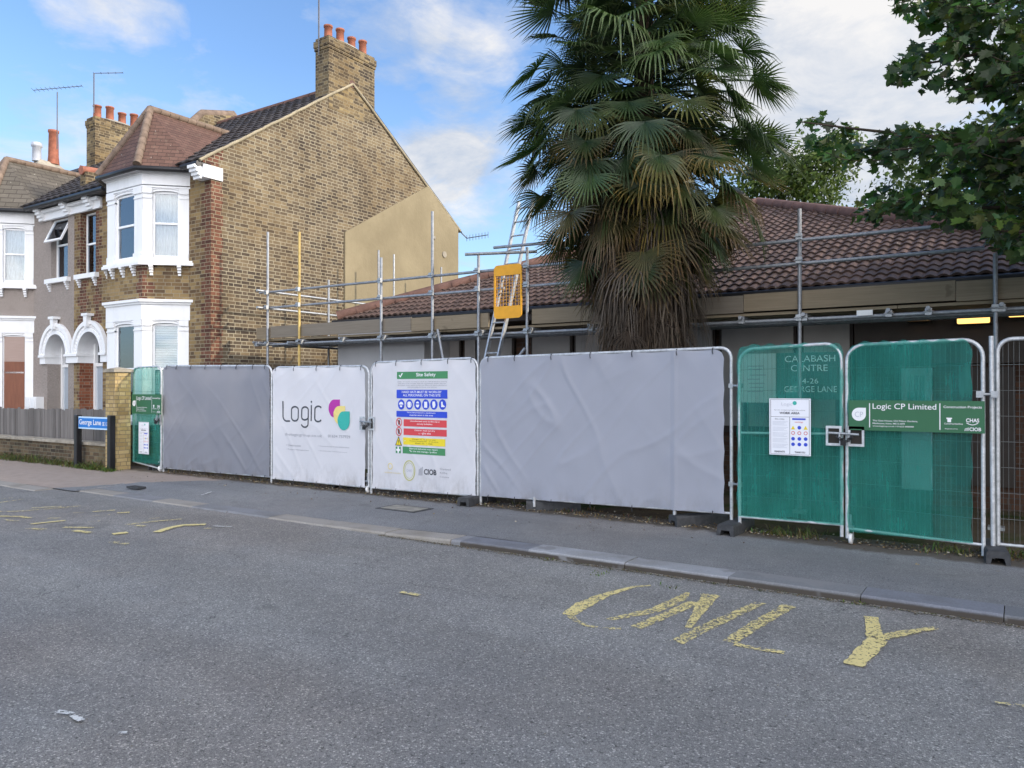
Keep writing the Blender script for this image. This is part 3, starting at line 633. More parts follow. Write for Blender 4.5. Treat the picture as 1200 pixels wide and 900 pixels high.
def small_window(house, x0, x1, z0, z1, fill='curtain', opened=False):
    fr = Fr((0, 9.55, 0), (1, 0, 0), (0, -1, 0))
    if not opened: sash(house, fr, x0, x1, z0, z1, -.13, fill, .5)
    else:
        zm = z0 + (z1 - z0) * .56
        b = MB(); w = .045
        for a in (x0, x1 - w): b.box(fr, a, a + w, -.17, -.13, z0, z1)
        for z in (z0, zm, z1 - w): b.box(fr, x0 + w, x1 - w, -.17, -.13, z, z + w)
        o = b.build('window', M['upvc'], house)
        b = MB(); b.box(fr, x0 + w, x1 - w, -.16, -.155, z0 + w, zm); b.build('pane', M['glass'], o)
        b = MB(); b.grid(lambda u, v: fr(x0 + .02 + (x1 - x0 - .04) * u, -.22 + .015 * math.sin(u * 30), z0 + (zm - z0) * v), 30, 2); b.build('curtain', M['curtain'], o)
        # top-hung light pushed open
        h_ = z1 - zm; an = R(24); hf = Fr((0, 0, 0), (1, 0, 0)); tb = MB()
        def q(a, s, t): # s down from the hinge, t thickness
            return Vector((a, 9.55 + .12 - math.sin(an) * s - math.cos(an) * t, z1 - math.cos(an) * s + math.sin(an) * t))
        def bx(a0, a1, s0, s1, t0, t1, m):
            P_ = [q(a, s, t) for t in (t0, t1) for s in (s0, s1) for a in (a0, a1)]
            m.raw(P_, [(0, 1, 3, 2), (4, 6, 7, 5), (0, 4, 5, 1), (2, 3, 7, 6), (0, 2, 6, 4), (1, 5, 7, 3)])
        for a in ((x0, x0 + .05), (x1 - .05, x1)): bx(*a, 0, h_, 0, .04, tb)
        for s in ((0, .05), (h_ - .05, h_)): bx(x0 + .05, x1 - .05, *s, 0, .04, tb)
        tb.build('open_sash', M['upvc'], o); g = MB(); bx(x0 + .05, x1 - .05, .05, h_ - .05, .015, .02, g); g.build('pane', M['glass'], o)
        g = MB(); g.box(fr, x0, x1, -.25, -.24, zm, z1); g.build('dark_room', M['interior'], o)
    b = MB(); b.box(fr, x0 - .14, x1 + .14, -.1, .1, z0 - .11, z0 - .002)
    so = b.build('window_sill', M['white'], house)
    for a in (x0 - .02, x1 + .02): b = MB(); bracket(b, fr, a, z0 - .112, .08, .2, .09); b.build('bracket', M['white'], so)
def arch_door(house, cx, reveal):
    """round-headed recessed porch: white archivolt, imposts, reveal, door"""
    fr = Fr((0, 9.55, 0), (1, 0, 0), (0, -1, 0)); ri, ro, zs = .5, .765, 2.4
    b = MB(); n_ = 28
    def ring(r0, r1, d0, d1):
        for i in range(n_):
            a0, a1 = math.pi * i / n_, math.pi * (i + 1) / n_
            pts = [(cx + r0 * math.cos(a0), zs + r0 * math.sin(a0)), (cx + r1 * math.cos(a0), zs + r1 * math.sin(a0)), (cx + r1 * math.cos(a1), zs + r1 * math.sin(a1)), (cx + r0 * math.cos(a1), zs + r0 * math.sin(a1))]
            b.prism(fr, pts, d0, d1)
    ring(ri, ro - .003, -.37, .04); ring(ro - .09, ro, .035, .085); ring(ri, ri + .06, .035, .07)
    for i in range(1, 24):          # moulded flowers round the arch
        a = math.pi * i / 24; r = (ri + ro) / 2 - .01; b.lathe(fr(cx + r * math.cos(a), .038, zs + r * math.sin(a)), [(.04, 0), (.03, .02), (.012, .028)], 7, Vector((0, -1, 0)))
    b.prism(fr, [(cx - .05, zs + ro - .15), (cx + .05, zs + ro - .15), (cx + .08, zs + ro + .1), (cx - .08, zs + ro + .1)], .04, .15)
    b.box(fr, cx - .13, cx + .13, -.02, .17, zs + ro + .1, zs + ro + .16)
    o = b.build('porch_arch', M['white'], house)
    for s in (-1, 1):
        b = MB(); x0, x1 = sorted((cx + s * ri, cx + s * (ro + .01))); b.box(fr, x0, x1, -.37, .055, zs - .22, zs - .06); b.box(fr, x0 - .02 * (s > 0), x1 + .02 * (s < 0), -.37, .1, zs - .06, zs - .002); b.build('impost', M['white'], o)
    b = MB()
    for s in (-1, 1):
        b = MB(); x0, x1 = sorted((cx + s * (ri + .002), cx + s * (ri + .12))); b.box(fr, x0, x1, -.36, -.003, -.1, zs - .22); b.build('porch_reveal', reveal, o)
    b = MB(); d = -.36
    b.box(fr, cx - .52, cx - .42, d - .06, d + .04, 0, 3.0); b.box(fr, cx + .42, cx + .52, d - .06, d + .04, 0, 3.0); b.box(fr, cx - .42, cx + .42, d - .06, d + .03, 2.1, 2.18)
    dr = b.build('front_door', M['upvc'], house)
    b = MB(); b.box(fr, cx - .42, cx + .42, d - .05, d - .01, .1, 2.1)
    for zz in ((.25, .9), (1.05, 1.95)):
        for a in (-.34, .04): b.box(fr, cx + a, cx + a + .3, d - .012, d + .006, *zz)
    b.build('door_leaf', M['greypaint'], dr)
    b = MB(); b.box(fr, cx - .42, cx + .42, d - .04, d - .03, 2.18, 3.0); b.build('fanlight', M['glass'], dr)
    b = MB(); b.box(fr, cx - .5, cx + .5, d - .3, d - .25, 2.1, 3.0); b.build('fanlight_blind', M['greypaint'], dr)
def chimney(house, x0, x1, y0, y1, zb, zt, pots, pm='terra', mat='chimney', ph=.34, pr_=.1):
    b = MB(); b.box(W, x0, x1, y0, y1, zb, zt - .30)
    b.box(W, x0 - .02, x1 + .02, y0 - .02, y1 + .02, zt - .30, zt - .225); b.box(W, x0 - .035, x1 + .035, y0 - .035, y1 + .035, zt - .225, zt - .075); b.box(W, x0 - .0, x1 + .0, y0 - .0, y1 + .0, zt - .075, zt)
    c = b.build('chimney', M[mat], house)
    b = MB(); b.lathe(((x0 + x1) / 2, (y0 + y1) / 2, zt - .01), [(min(x1 - x0, .5) * .55, 0), (.15, .09), (.02, .12)], 12); b.v = [(v[0], (y0 + y1) / 2 + (v[1] - (y0 + y1) / 2) * (y1 - y0) / (x1 - x0) * .9, v[2]) for v in b.v]; b.build('flaunching', M['cement'], c)
    for i in range(pots):
        y = y0 + (y1 - y0) * (i + .5) / pots; h = ph * (1 + (.14 if i % 2 else -.05)); b = MB()
        b.lathe(((x0 + x1) / 2, y, zt + .02), [(pr_ * 1.1, 0), (pr_ * .98, .06), (pr_ * .92, h - .05), (pr_ * 1.08, h - .045), (pr_ * 1.1, h), (pr_ * .8, h), (pr_ * .78, h - .1)], 16); b.build('chimney_pot', M[pm], c)
    return c
def house(xr, xl, label, mats, mir, gable=False, chim=None):
    t = thing('terraced_house', ((xr + xl) / 2, 9.55, 0), label, 'house', 'terraced houses on the left')
    fr = Fr((0, 9.55, 0), (1, 0, 0), (0, -1, 0)); mx = (lambda a: 2 * PM - a) if mir else (lambda a: a)
    w0, w1 = sorted((mx(-18.42), mx(-17.98))); d0, d1 = sorted((mx(-18.71), mx(-17.68))); dc = (d0 + d1) / 2
    if mir: w0, w1 = -20.08, -19.27
    else: w0, w1 = -18.67, -18.0
    b = MB(); wall_holes(b, fr, xl, xr - (.255 if gable else 0), -.15, 6.1, [(w0, w1, 4.27, 5.74), (d0, d1, 0, 2.93)])
    if gable: b.box(fr, xr - .255, xr - .0, -.25, 0, -.15, 6.1)
    b.box(fr, d0, d1, -.6, -.55, -.1, 3.0)
    b.build('front_wall', M[mats['wall']], t)
    b = MB(); b.box(W, xl + .05, xr - .3, 9.95, 17.4, -.1, 6.0); b.build('inner_block', M['interior'], t)
    b = MB(); b.box(W, xl, xr - .26, 17.45, 17.67, -.1, 6.2); b.build('rear_wall', M['front'], t)
    small_window(t, w0, w1, 4.27, 5.74, 'curtain', opened=mir)
    arch_door(t, dc, M[mats['reveal']])
    bay(t, mir, M[mats['bay']], mats['lower'], 'curtain')
    # roof
    b = MB(); cs, sn = math.cos(R(34.6)), math.sin(R(34.6)); xa, xb = xl, xr + (.04 if gable else 0)
    L_ = (13.47 - 9.3) / cs
    tile_slope(b, (xa, 9.3, 6.13), (1, 0, 0), (0, cs, sn), xb - xa, L_, .3, .33, .035, samples=6)
    b.poly([(xa, 9.3, 6.12), (xb, 9.3, 6.12), (xb, 13.47, 9.0), (xa, 13.47, 9.0)]); b.poly([(xa, 13.47, 9.01), (xb, 13.47, 9.01), (xb, 17.85, 6.12), (xa, 17.85, 6.12)])
    r = b.build('roof', M['roofdark'], t)
    b = MB()
    n_ = int((xb - xa) / .45)
    for i in range(n_): x = xa + (xb - xa) * i / n_; b.tube([(x, 13.47, 9.0), (x + .46, 13.47, 9.01)], [.11, .1], 8)
    b.build('ridge_tile', M['ridgebr'], r)
    bx = sorted((mx(-14.2), mx(-17.15)))
    for p, q in ((xl, bx[0]), (bx[1], xr)):
        if q > p: b = MB(); b.tube([(p, 9.27, 6.06), (q, 9.27, 6.06)], .06, 8); b.box(W, p, q, 9.33, 9.55, 6.02, 6.09); b.build('gutter', M['gutter'], r)
    if chim: chimney(t, *chim)
    return t
H1 = house(-13.64, PM, 'end-of-terrace yellow stock brick house with tall gable wall and white bay windows', dict(wall='front', bay='front', reveal='redbrick', lower='blind'), False, True)
H2 = house(PM, -24.3, 'grey pebbledash terraced house with a boarded ground-floor bay window', dict(wall='pebble', bay='pebble', reveal='pebble', lower='board'), True, False)
# gable wall of the end house with its stack
b = MB(); G = [(9.55 + .251, -.15), (9.55 + .251, 6.1), (9.36, 6.1), (9.36, 6.14), (13.47, 8.985), (17.72, 6.16), (17.67, -.15)]
fr = Fr((-13.64, 0, 0), (0, 1, 0), (1, 0, 0)); b.prism(fr, G[::-1] if False else G, -.25, 0)
gw = b.build('gable_wall', M['gable'], H1)
b = MB()   # mortar verge
for (p, q) in (((9.28, 6.115), (13.47, 9.02)), ((17.78, 6.14), (13.47, 9.02))):
    P0, P1 = Vector((-13.62, p[0], p[1])), Vector((-13.62, q[0], q[1])); n_ = 22
    rv = random.Random(5); b.tube([P0.lerp(P1, i / n_) + Vector((rv.uniform(-.006, .006), 0, rv.uniform(-.008, .008))) for i in range(n_ + 1)], .035, 6)
b.build('verge_mortar', simple('pale_verge_mortar', (.3, .26, .18), .95, var=.2, bump=.4), gw)
b = MB(); b.tube([(-13.66, 13.8, 8.86), (-13.66, 17.82, 6.16)], .045, 6); b.build('verge_edge', M['gutter'], gw)
pts = [(13.2, -.1), (13.2, 5.34), (16.28, 7.12), (17.66, 6.19), (17.66, -.1)]; b = MB(); b.prism(fr, pts, .001, .045); b.build('render_patch', M['render'], gw)
b = MB(); b.lathe((-13.59, 16.55, 5.75), [(.05, 0), (.05, .02), (.03, .03)], 10, Vector((1, 0, 0))); b.lathe((-13.59, 17.0, 5.35), [(.09, 0), (.09, .02)], 12, Vector((1, 0, 0))); b.build('vent_cap', M['cement'], gw)
chimney(H1, -14.09, -13.635, 12.7, 14.24, 8.2, 9.93, 4)
# shaped corner bracket at the eaves
b = MB(); b.box(W, -13.95, -13.60, 9.36, 9.80, 5.80, 6.06)
for i in range(4): b.box(W, -13.9, -13.66, 9.18 + .045 * i, 9.36, 6.03 - .065 * (i + 1), 6.03 - .065 * i)
b.build('eaves_bracket', M['white'], H1, .006)
# shared cornice above the two small windows: one half on each house
for hs, xa, xb, br in ((H1, PM + .001, -17.72, (-18.1,)), (H2, -20.55, PM - .001, (-19.15, -20.4))):
    f2 = Fr((0, 9.55, 0), (1, 0, 0), (0, -1, 0)); b = MB(); b.box(f2, xa, xb, .001, .05, 5.78, 5.93); b.box(f2, xa, xb, .001, .14, 5.93, 6.0); b.box(f2, xa, xb, .001, .07, 5.745, 5.78)
    for a in br:
        for i in range(4): b.box(f2, a - .1, a + .1, .0, .24 - .045 * i, 6.03 - .07 * (i + 1), 6.03 - .07 * i)
    b.build('cornice', M['white'], hs)
# party wall upstand through the roof
b = MB(); f3 = Fr((PM - .12, 0, 0), (0, 1, 0), (1, 0, 0)); b.prism(f3, [(9.75, 6.3), (9.75, 6.82), (10.9, 6.9), (13.0, 9.15), (14.0, 9.42), (14.3, 9.1), (14.3, 8.3)], 0, .24); pw = b.build('party_wall', M['chimney'], H2)
b = MB(); rt = simple('red_coping_tile', (.3, .12, .08), .85, var=.3)
b.tube([(PM, 9.7, 6.86), (PM, 10.9, 6.94)], .12, 6); b.build('coping', rt, pw)
b = MB(); b.tube([(PM, 10.9, 6.96), (PM, 13.0, 9.2), (PM, 14.0, 9.46), (PM, 14.35, 9.12)], .13, 6); b.build('verge_coping', M['ridge'], pw)
chimney(H2, -24.5, -24.0, 12.7, 14.3, 7.6, 10.05, 4, ph=.42, pr_=.12)
# third house, seen only by its roof and stack
t3 = thing('terraced_house', (-27, 9.55, 0), 'farthest terraced house, only its roof and pot-topped stack showing over the grey tiled bay roof', 'house', 'terraced houses on the left')
b = MB(); b.box(W, -29.6, -24.31, 9.55, 17.6, -.1, 6.1); b.build('wall', M['pebble'], t3)
b = MB(); b.poly([(-29.8, 9.3, 6.12), (-24.31, 9.3, 6.12), (-24.31, 13.47, 9.0), (-29.8, 13.47, 9.0)]); b.poly([(-29.8, 13.47, 9.0), (-24.31, 13.47, 9.0), (-24.31, 17.8, 6.1), (-29.8, 17.8, 6.1)]); b.build('roof', M['roofdark'], t3)
b = MB(); b.box(W, -29.85, -29.2, 13.35, 14.5, 8.3, 9.45); b.plan([(-29.85, 13.35), (-29.2, 13.35), (-29.2, 14.5), (-29.85, 14.5)], 9.45, 9.5)
b.raw([(-29.85, 13.35, 9.5), (-29.2, 13.35, 9.5), (-29.2, 14.5, 9.5), (-29.85, 14.5, 9.5), (-29.7, 13.6, 9.82), (-29.4, 13.6, 9.82), (-29.4, 14.2, 9.78), (-29.7, 14.2, 9.78)], [(0, 1, 5, 4), (1, 2, 6, 5), (2, 3, 7, 6), (3, 0, 4, 7), (4, 5, 6, 7)])
c3 = b.build('chimney', M['cement'], t3)
b = MB(); b.lathe((-29.5, 14.1, 9.75), [(.2, 0), (.17, .3), (.155, 1.15), (.18, 1.17), (.18, 1.25), (.14, 1.25), (.14, 1.1)], 16); b.build('chimney_pot', M['terra'], c3)
b = MB(); b.lathe((-29.55, 13.55, 9.75), [(.15, 0), (.14, .5), (.18, .52), (.18, .6), (.16, .66)], 16); b.build('flue_cowl', M['greypot'], c3)
# meter box and little sign at the boarded house
f2 = Fr((0, 9.55, 0), (1, 0, 0), (0, -1, 0)); b = MB(); b.box(f2, -20.95, -20.4, .002, .2, 1.05, 1.36); b.box(f2, -20.9, -20.7, .2, .215, 1.08, 1.33); b.box(f2, -20.65, -20.45, .2, .215, 1.08, 1.33); b.build('meter_box', M['upvc'], H2, .006)
# TV aerials
def aerial(nm, base, h, boom0, boom1, els, label, eln=.22, mm='aerial', vert=False):
    t = thing(nm, base, label, 'aerial', 'rooftop TV aerials')
    b0 = Vector(base); b = MB(); b.tube([b0, b0 + Vector((0, 0, h))], .018, 6); b.build('mast', M[mm], t)
    if boom0 is not None:
        p, q = Vector(boom0), Vector(boom1); b = MB(); b.tube([p, q], .012, 6); bo = b.build('boom', M[mm], t)
        b = MB(); d = (q - p); sdv = UP if vert else UP.cross(d).normalized()
        for i in range(els):
            c = p + d * (i / max(1, els - 1)); l_ = eln * (1.3 - .6 * i / els); b.tube([c - sdv * l_ / 2, c + sdv * l_ / 2], .006, 4)
        b.build('rod', M[mm], bo)
top = PD(66, 107, 26.9); bs = PD(66, 145, 26.9)
aerial('tv_aerial', (bs.x, bs.y, 9.95), top.z - 9.95, PD(38, 105, 26.7), PD(95, 100, 27.0), 12, 'long-boom TV aerial on a short mast beside the tall orange chimney pot', .3)
p0 = PD(109, 132, 23.3); p1 = PD(108.5, 85, 23.3)
aerial('tv_aerial', tuple(p0), p1.z - p0.z, p1, PD(143, 84.5, 23.6), 5, 'TV aerial with one side boom clamped to the four-pot stack behind the bay roof', .16)
p0 = PD(364, 60, 18.0); p1 = PD(364, -6, 18.0)
aerial('aerial_mast', (p0.x, 12.62, p0.z), p1.z - p0.z + .8, None, None, 0, 'thin aerial mast rising from the front of the gable chimney out of the picture')
p0 = PY(536, 268, 17.9); q0 = PY(547, 279, 18.2)
t = thing('tv_aerial', tuple(p0), 'small toothed TV aerial sticking out from the rear eaves of the gable wall', 'aerial', 'rooftop TV aerials')
b = MB(); b.tube([p0, q0], .015, 6); b.build('arm', M['aerial'], t)
p = q0; q = PD(572, 275, (q0 - CAM).dot(AX) - .2); b = MB(); b.tube([p, q], .012, 6); bo = b.build('boom', M['aerial'], t); b = MB()
for i in range(8): c = p.lerp(q, i / 7); b.tube([c - UP * .09, c + UP * .09], .007, 4)
b.build('rod', M['aerial'], bo)
# gardens' boundary: low wall, paling fence, brick pillar
t = thing('garden_wall', (-17.5, 8.2, 0), 'low mossy brick garden wall with pale coping under the grey paling fence', 'wall')
b = MB(); b.box(W, -26, -14.8, 8.12, 8.34, -.1, .44); b.build('brickwork', M['wallbrick'], t)
b = MB(); x = -14.78; rk = random.Random(9)
while x > -26: L_ = rk.uniform(.55, .9); b.box(W, x - L_ + .01, x, 8.08 + rk.uniform(-.01, .01), 8.38, .442, .5 + rk.uniform(-.008, .006)); x -= L_
b.build('coping', M['stone'], t, .008)
t = thing('paling_fence', (-17.5, 8.42, .5), 'weathered grey close-board timber fence standing behind the low garden wall', 'fence')
b = MB(); x = -14.85
while x > -26:
    w_ = rk.uniform(.085, .11); zt = 1.14 + rk.uniform(-.02, .02) - (.0 if x > -17 else .02)
    b.box(W, x - w_, x, 8.42 + rk.uniform(0, .01), 8.44 + rk.uniform(0, .004), .1, zt); x -= w_ + .006
b.build('paling_board', M['paling'], t)
b = MB(); b.box(W, -26, -14.85, 8.455, 8.50, .95, 1.03); b.box(W, -26, -14.85, 8.455, 8.50, .45, .53); b.build('rail', M['paling'], t)
t = thing('brick_pillar', (-14.6, 8.2, 0), 'yellow stock brick gate pillar with thin stone cap beside the narrow green gate', 'pillar')
b = MB(); b.box(W, -14.78, -14.45, 8.04, 8.35, -.1, 1.88); b.build('shaft', M['pillar'], t)
b = MB(); b.box(W, -14.82, -14.41, 8.0, 8.39, 1.882, 1.94); b.raw([(-14.82, 8.0, 1.942), (-14.41, 8.0, 1.942), (-14.41, 8.39, 1.942), (-14.82, 8.39, 1.942), (-14.62, 8.2, 1.985)], [(0, 1, 4), (1, 2, 4), (2, 3, 4), (3, 0, 4)]); b.build('cap', M['stone'], t, .006)
# distant roofs behind the gable
for (xa, xb, ya, yb, ze, zr, label) in ((-17.4, -14.35, 23, 29, 4.6, 6.05, 'slate-roofed rear extension glimpsed between the rendered gable and the scaffold'), (-13.9, -9.0, 26, 32, 3.6, 5.7, 'low grey roof farther off behind the brown tiled roof and ladder')):
    t = thing('distant_house', ((xa + xb) / 2, ya, 0), label, 'house')
    b = MB(); b.box(W, xa, xb, ya, yb, -.1, ze); b.build('wall', M['pillar'], t)
    b = MB(); ym = (ya + yb) / 2; b.poly([(xa - .2, ya - .2, ze), (xb + .2, ya - .2, ze), (xb + .2, ym, zr), (xa - .2, ym, zr)]); b.poly([(xa - .2, ym, zr), (xb + .2, ym, zr), (xb + .2, yb + .2, ze), (xa - .2, yb + .2, ze)])
    b.poly([(xb, ya, ze - .001), (xb, yb, ze - .001), (xb, ym, zr - .03)]); r = b.build('roof', M['roofbay2'], t)
    b = MB(); b.tube([(xa - .2, ym, zr), (xb + .2, ym, zr)], .12, 6); b.build('ridge_tile', rt if ze > 4 else M['ridge'], r)
# ------------------------------------------------------------------ bungalow (community centre) with hipped roman-tile roof
BG = thing('community_centre', (-4.98, 11.6, 0), 'single-storey building with hipped brown roman-tile roof behind the scaffolding', 'building')
EX0, EX1, EYF, EZ = -11.55, 1.59, 11.0, 2.95; APX, APY, APZ = -4.98, 17.57, 5.72; HL = 6.57
sl = math.hypot(HL, APZ - EZ); cu, su = HL / sl, (APZ - EZ) / sl
b = MB(); lo = lambda v: v * cu; hi = lambda v: 2 * HL - v * cu
tile_slope(b, (EX0, EYF, EZ), (1, 0, 0), (0, cu, su), 2 * HL, sl, .15, .26, .042, lo, hi, 6, .028)
tile_slope(b, (EX0, EYF + 2 * HL, EZ), (0, -1, 0), (cu, 0, su), 2 * HL, sl, .15, .26, .042, lo, hi, 4, .028)
tile_slope(b, (EX1, EYF, EZ), (0, 1, 0), (-cu, 0, su), 2 * HL, sl, .15, .26, .042, lo, hi, 4, .028)
b.poly([(EX0, EYF + 2 * HL, EZ), (EX1, EYF + 2 * HL, EZ), (APX, APY, APZ)][::-1])
for q in ([(EX0, EYF, EZ), (EX1, EYF, EZ)], [(EX0, EYF + 2 * HL, EZ), (EX0, EYF, EZ)], [(EX1, EYF, EZ), (EX1, EYF + 2 * HL, EZ)]): b.poly([Vector(p) - Vector((0, 0, .02)) for p in q] + [(APX, APY, APZ - .02)])
rf = b.build('roof', M['pantile'], BG)
b = MB(); ap = Vector((APX, APY, APZ + .05))
for e in ((EX0, EYF), (EX1, EYF), (EX0, EYF + 2 * HL), (EX1, EYF + 2 * HL)):
    p = Vector((e[0], e[1], EZ + .06)); n_ = 24
    for i in range(n_): b.tube([p.lerp(ap, i / n_), p.lerp(ap, (i + 1.08) / n_) + Vector((0, 0, .012))], [.125, .112], 8)
b.build('ridge_tile', M['ridgebr'], rf)
b = MB(); b.tube([(EX0 - .03, EYF - .06, EZ - .05), (EX1, EYF - .06, EZ - .05)], .055, 8); b.tube([(EX0 - .06, EYF - .06, EZ - .05), (EX0 - .06, EYF + 12, EZ - .05)], .055, 8); b.build('gutter', M['gutter'], rf)
dk = simple('dark_brown_fascia', (.035, .025, .02), .6)
b = MB(); b.box(W, EX0, EX1, EYF, EYF + .03, EZ - .22, EZ - .02); b.box(W, EX0, EX0 + .03, EYF + .031, EYF + 13, EZ - .22, EZ - .02); b.box(W, EX0 + .031, EX1, EYF + .031, 11.8, EZ - .22, EZ - .2); b.build('fascia', dk, BG)
b = MB(); b.box(W, -11.2, 1.3, 11.8, 12.05, -.1, EZ - .05); b.box(W, -11.2, -10.95, 12.05, 23.8, -.1, EZ - .05); b.box(W, 1.05, 1.3, 12.05, 23.8, -.1, EZ - .05); b.box(W, -10.95, 1.05, 23.6, 23.8, -.1, EZ - .05); b.build('wall', M['darkbrick'], BG)
gp = simple('pale_grey_render', (.42, .42, .43), .9, var=.08, sc=2)
x0, x1 = PY(396, 400, 10.95).x, PY(497, 400, 10.95).x
b = MB(); b.box(W, x0, x1, 10.95, 11.79, -.1, 2.7); b.build('pale_wall_panel', gp, BG)
# row of boarded windows between dark posts
gb = simple('grey_window_board', (.3, .285, .27), .9, var=.15, sc=1.5); yw = 11.72
for (pa, pb) in ((519, 538), (545, 557), (563, 600), (624, 668), (675, 740), (745, 835), (846, 930), (942, 996)):
    xa, xb = PY(pa, 400, yw).x, PY(pb, 400, yw).x; fw = Fr((0, yw, 0), (1, 0, 0), (0, -1, 0))
    b = MB(); b.box(fw, xa - .04, xb + .04, -.079, -.01, .9, 2.56); o = b.build('window', dk, BG)
    b = MB(); b.box(fw, xa, xb, -.01, .01, 1.0, 2.5); b.build('window_board', gb, o)
b = MB(); xa, xb = PY(1003, 400, 11.7).x, 1.0; b.box(W, xa, xb, 11.6, 11.79, 1.9, 2.62); b.build('porch_canopy', dk, BG)
fw = Fr((0, 11.7, 0), (1, 0, 0), (0, -1, 0))
xa, xb = PY(1056, 400, 11.7).x, PY(1092, 400, 11.7).x; b = MB(); b.box(fw, xa, xb, -.09, -.02, .2, 1.85); o = b.build('door', M['greypaint'], BG); b = MB(); b.box(fw, xa + .08, xb - .08, -.02, -.01, 1.0, 1.75); b.build('pane', M['glass'], o)
b = MB(); b.box(fw, PY(1120, 400, 11.7).x, PY(1190, 400, 11.7).x, -.09, -.02, .3, 1.85); b.build('door', dk, BG)
# lit bulkhead lamps under the canopy
k = N('lit_amber_diffuser'); e_ = k.n('Emission'); P = k.obj(); sp = k.n('SeparateXYZ'); k.L(P, sp.inputs[0]); e_.inputs[0].default_value = (1, .55, .15, 1); e_.inputs[1].default_value = 1.0; M['lampon'] = k.done(e_.outputs[0])
for i, (px, py, w_) in enumerate(((1141, 374, .40), (1077, 371, .3), (1199, 366, .34))):
    c = PY(px, py, 11.5); l_ = ['lit amber bulkhead lamp showing fully under the scaffold deck', 'lit bulkhead lamp half hidden by the scaffold tube, left of the other two', 'lit bulkhead lamp at the right edge above the fence, past the scaffold upright'][i]
    t = thing('bulkhead_lamp', tuple(c), l_, 'lamp', 'lit lamps under the canopy'); fl = Fr(c, (1, 0, 0), (0, -1, 0))
    b = MB(); b.box(fl, -w_ / 2, w_ / 2, -.1, .0, -.07, .08); b.build('lamp_housing', M['black'], t, .01)
    b = MB(); b.box(fl, -w_ / 2 + .02, w_ / 2 - .02, .001, .05, -.055, .06); b.build('diffuser', M['lampon'], t, .015)
# community sign board on its wall behind the left green gate
YS = 10.75
t = thing('community_sign', tuple(PY(925, 455, YS)), 'dark green name board reading CALABASH CENTRE seen through green netting', 'sign')
sg = flat('old_sign_green', (.03, .10, .09)); lt = flat('sign_lettering_pale', (.75, .8, .8)); lp = flat('notice_panel_pale', (.42, .5, .5))
fs = Fr((0, YS, 0), (1, 0, 0), (0, -1, 0))
def QY(px, py, y): p = PY(px, py, y); return p.x, p.z
xa, xb = QY(910, 0, YS)[0], QY(986, 0, YS)[0]; xc = QY(868, 0, YS)[0]; zt, zb = QY(948, 413, YS)[1], QY(948, 468, YS)[1]
b = MB(); b.box(fs, xa, xb, -.03, 0, zb, zt); b.build('board', sg, t)
b = MB(); b.box(fs, xc, xa - .01, -.03, .0, zb - .05, zt); b.build('notice_panel', lp, t)
b = MB(); b.box(fs, xc + .02, xc + .08, -.1, -.031, -.1, zt); b.box(fs, xb - .08, xb - .02, -.1, -.031, -.1, zt); b.build('post', M['black'], t)

_tc = {}
def text_mesh(s_, bold=0.0, shear=0):
    key = (s_, bold, shear)
    if key in _tc: return _tc[key]
    cu_ = bpy.data.curves.new('t', 'FONT'); cu_.body = s_; cu_.resolution_u = 4; cu_.offset = bold; cu_.shear = shear
    o = bpy.data.objects.new('t', cu_); COL.objects.link(o); dg = bpy.context.evaluated_depsgraph_get(); me = bpy.data.meshes.new_from_object(o.evaluated_get(dg))
    vs = [(v.co.x, v.co.y) for v in me.vertices]; fs_ = [tuple(p.vertices) for p in me.polygons]
    bpy.data.objects.remove(o); bpy.data.curves.remove(cu_); bpy.data.meshes.remove(me)
    x0 = min(v[0] for v in vs); x1 = max(v[0] for v in vs); y0 = min(v[1] for v in vs); y1 = max(v[1] for v in vs)
    _tc[key] = (vs, fs_, x0, x1, y0, y1); return _tc[key]
def put_text(b, surf, s_, a0, a1, z0, z1, bold=0.0, fit=True, align='L', cap=None, shear=0):
    """surf(a, z, lift) -> point; fitted into the box"""
    vs, fs_, x0, x1, y0, y1 = text_mesh(s_, bold, shear); sy = (z1 - z0) / (y1 - y0); sx_ = (a1 - a0) / (x1 - x0) if fit else sy * .95
    off = 0 if align == 'L' or fit else ((a1 - a0) - sx_ * (x1 - x0)) / (2 if align == 'C' else 1)
    V = [surf(a0 + off + (x - x0) * sx_, z0 + (y - y0) * sy, .004) for x, y in vs]; b.raw(V, fs_)
def put_rect(b, surf, a0, a1, z0, z1, lift=.0025, n=8):
    b.grid(lambda u, v: surf(a0 + (a1 - a0) * u, z0 + (z1 - z0) * v, lift), n, 3)
def put_poly(b, surf, pts, lift=.003): 
    c = (sum(p[0] for p in pts) / len(pts), sum(p[1] for p in pts) / len(pts)); V = [surf(*c, lift)] + [surf(*p, lift) for p in pts]; n_ = len(pts)
    b.raw(V, [(0, i + 1, (i + 1) % n_ + 1) for i in range(n_)])
def circ(c, r, ry=None, n=20, a0=0, a1=360): return [(c[0] + r * math.cos(R(a0 + (a1 - a0) * i / n)), c[1] + (ry or r) * math.sin(R(a0 + (a1 - a0) * i / n))) for i in range(n if a1 - a0 == 360 else n + 1)]
def put_ring(b, surf, c, r, w, ry=None, lift=.0045, n=24):
    ry = ry or r; V = []; 
    for i in range(n):
        a = 2 * math.pi * i / n
        V += [surf(c[0] + r * math.cos(a), c[1] + ry * math.sin(a), lift), surf(c[0] + (r - w) * math.cos(a), c[1] + (ry - w) * math.sin(a), lift)]
    b.raw(V, [(2 * i, 2 * ((i + 1) % n), 2 * ((i + 1) % n) + 1, 2 * i + 1) for i in range(n)])
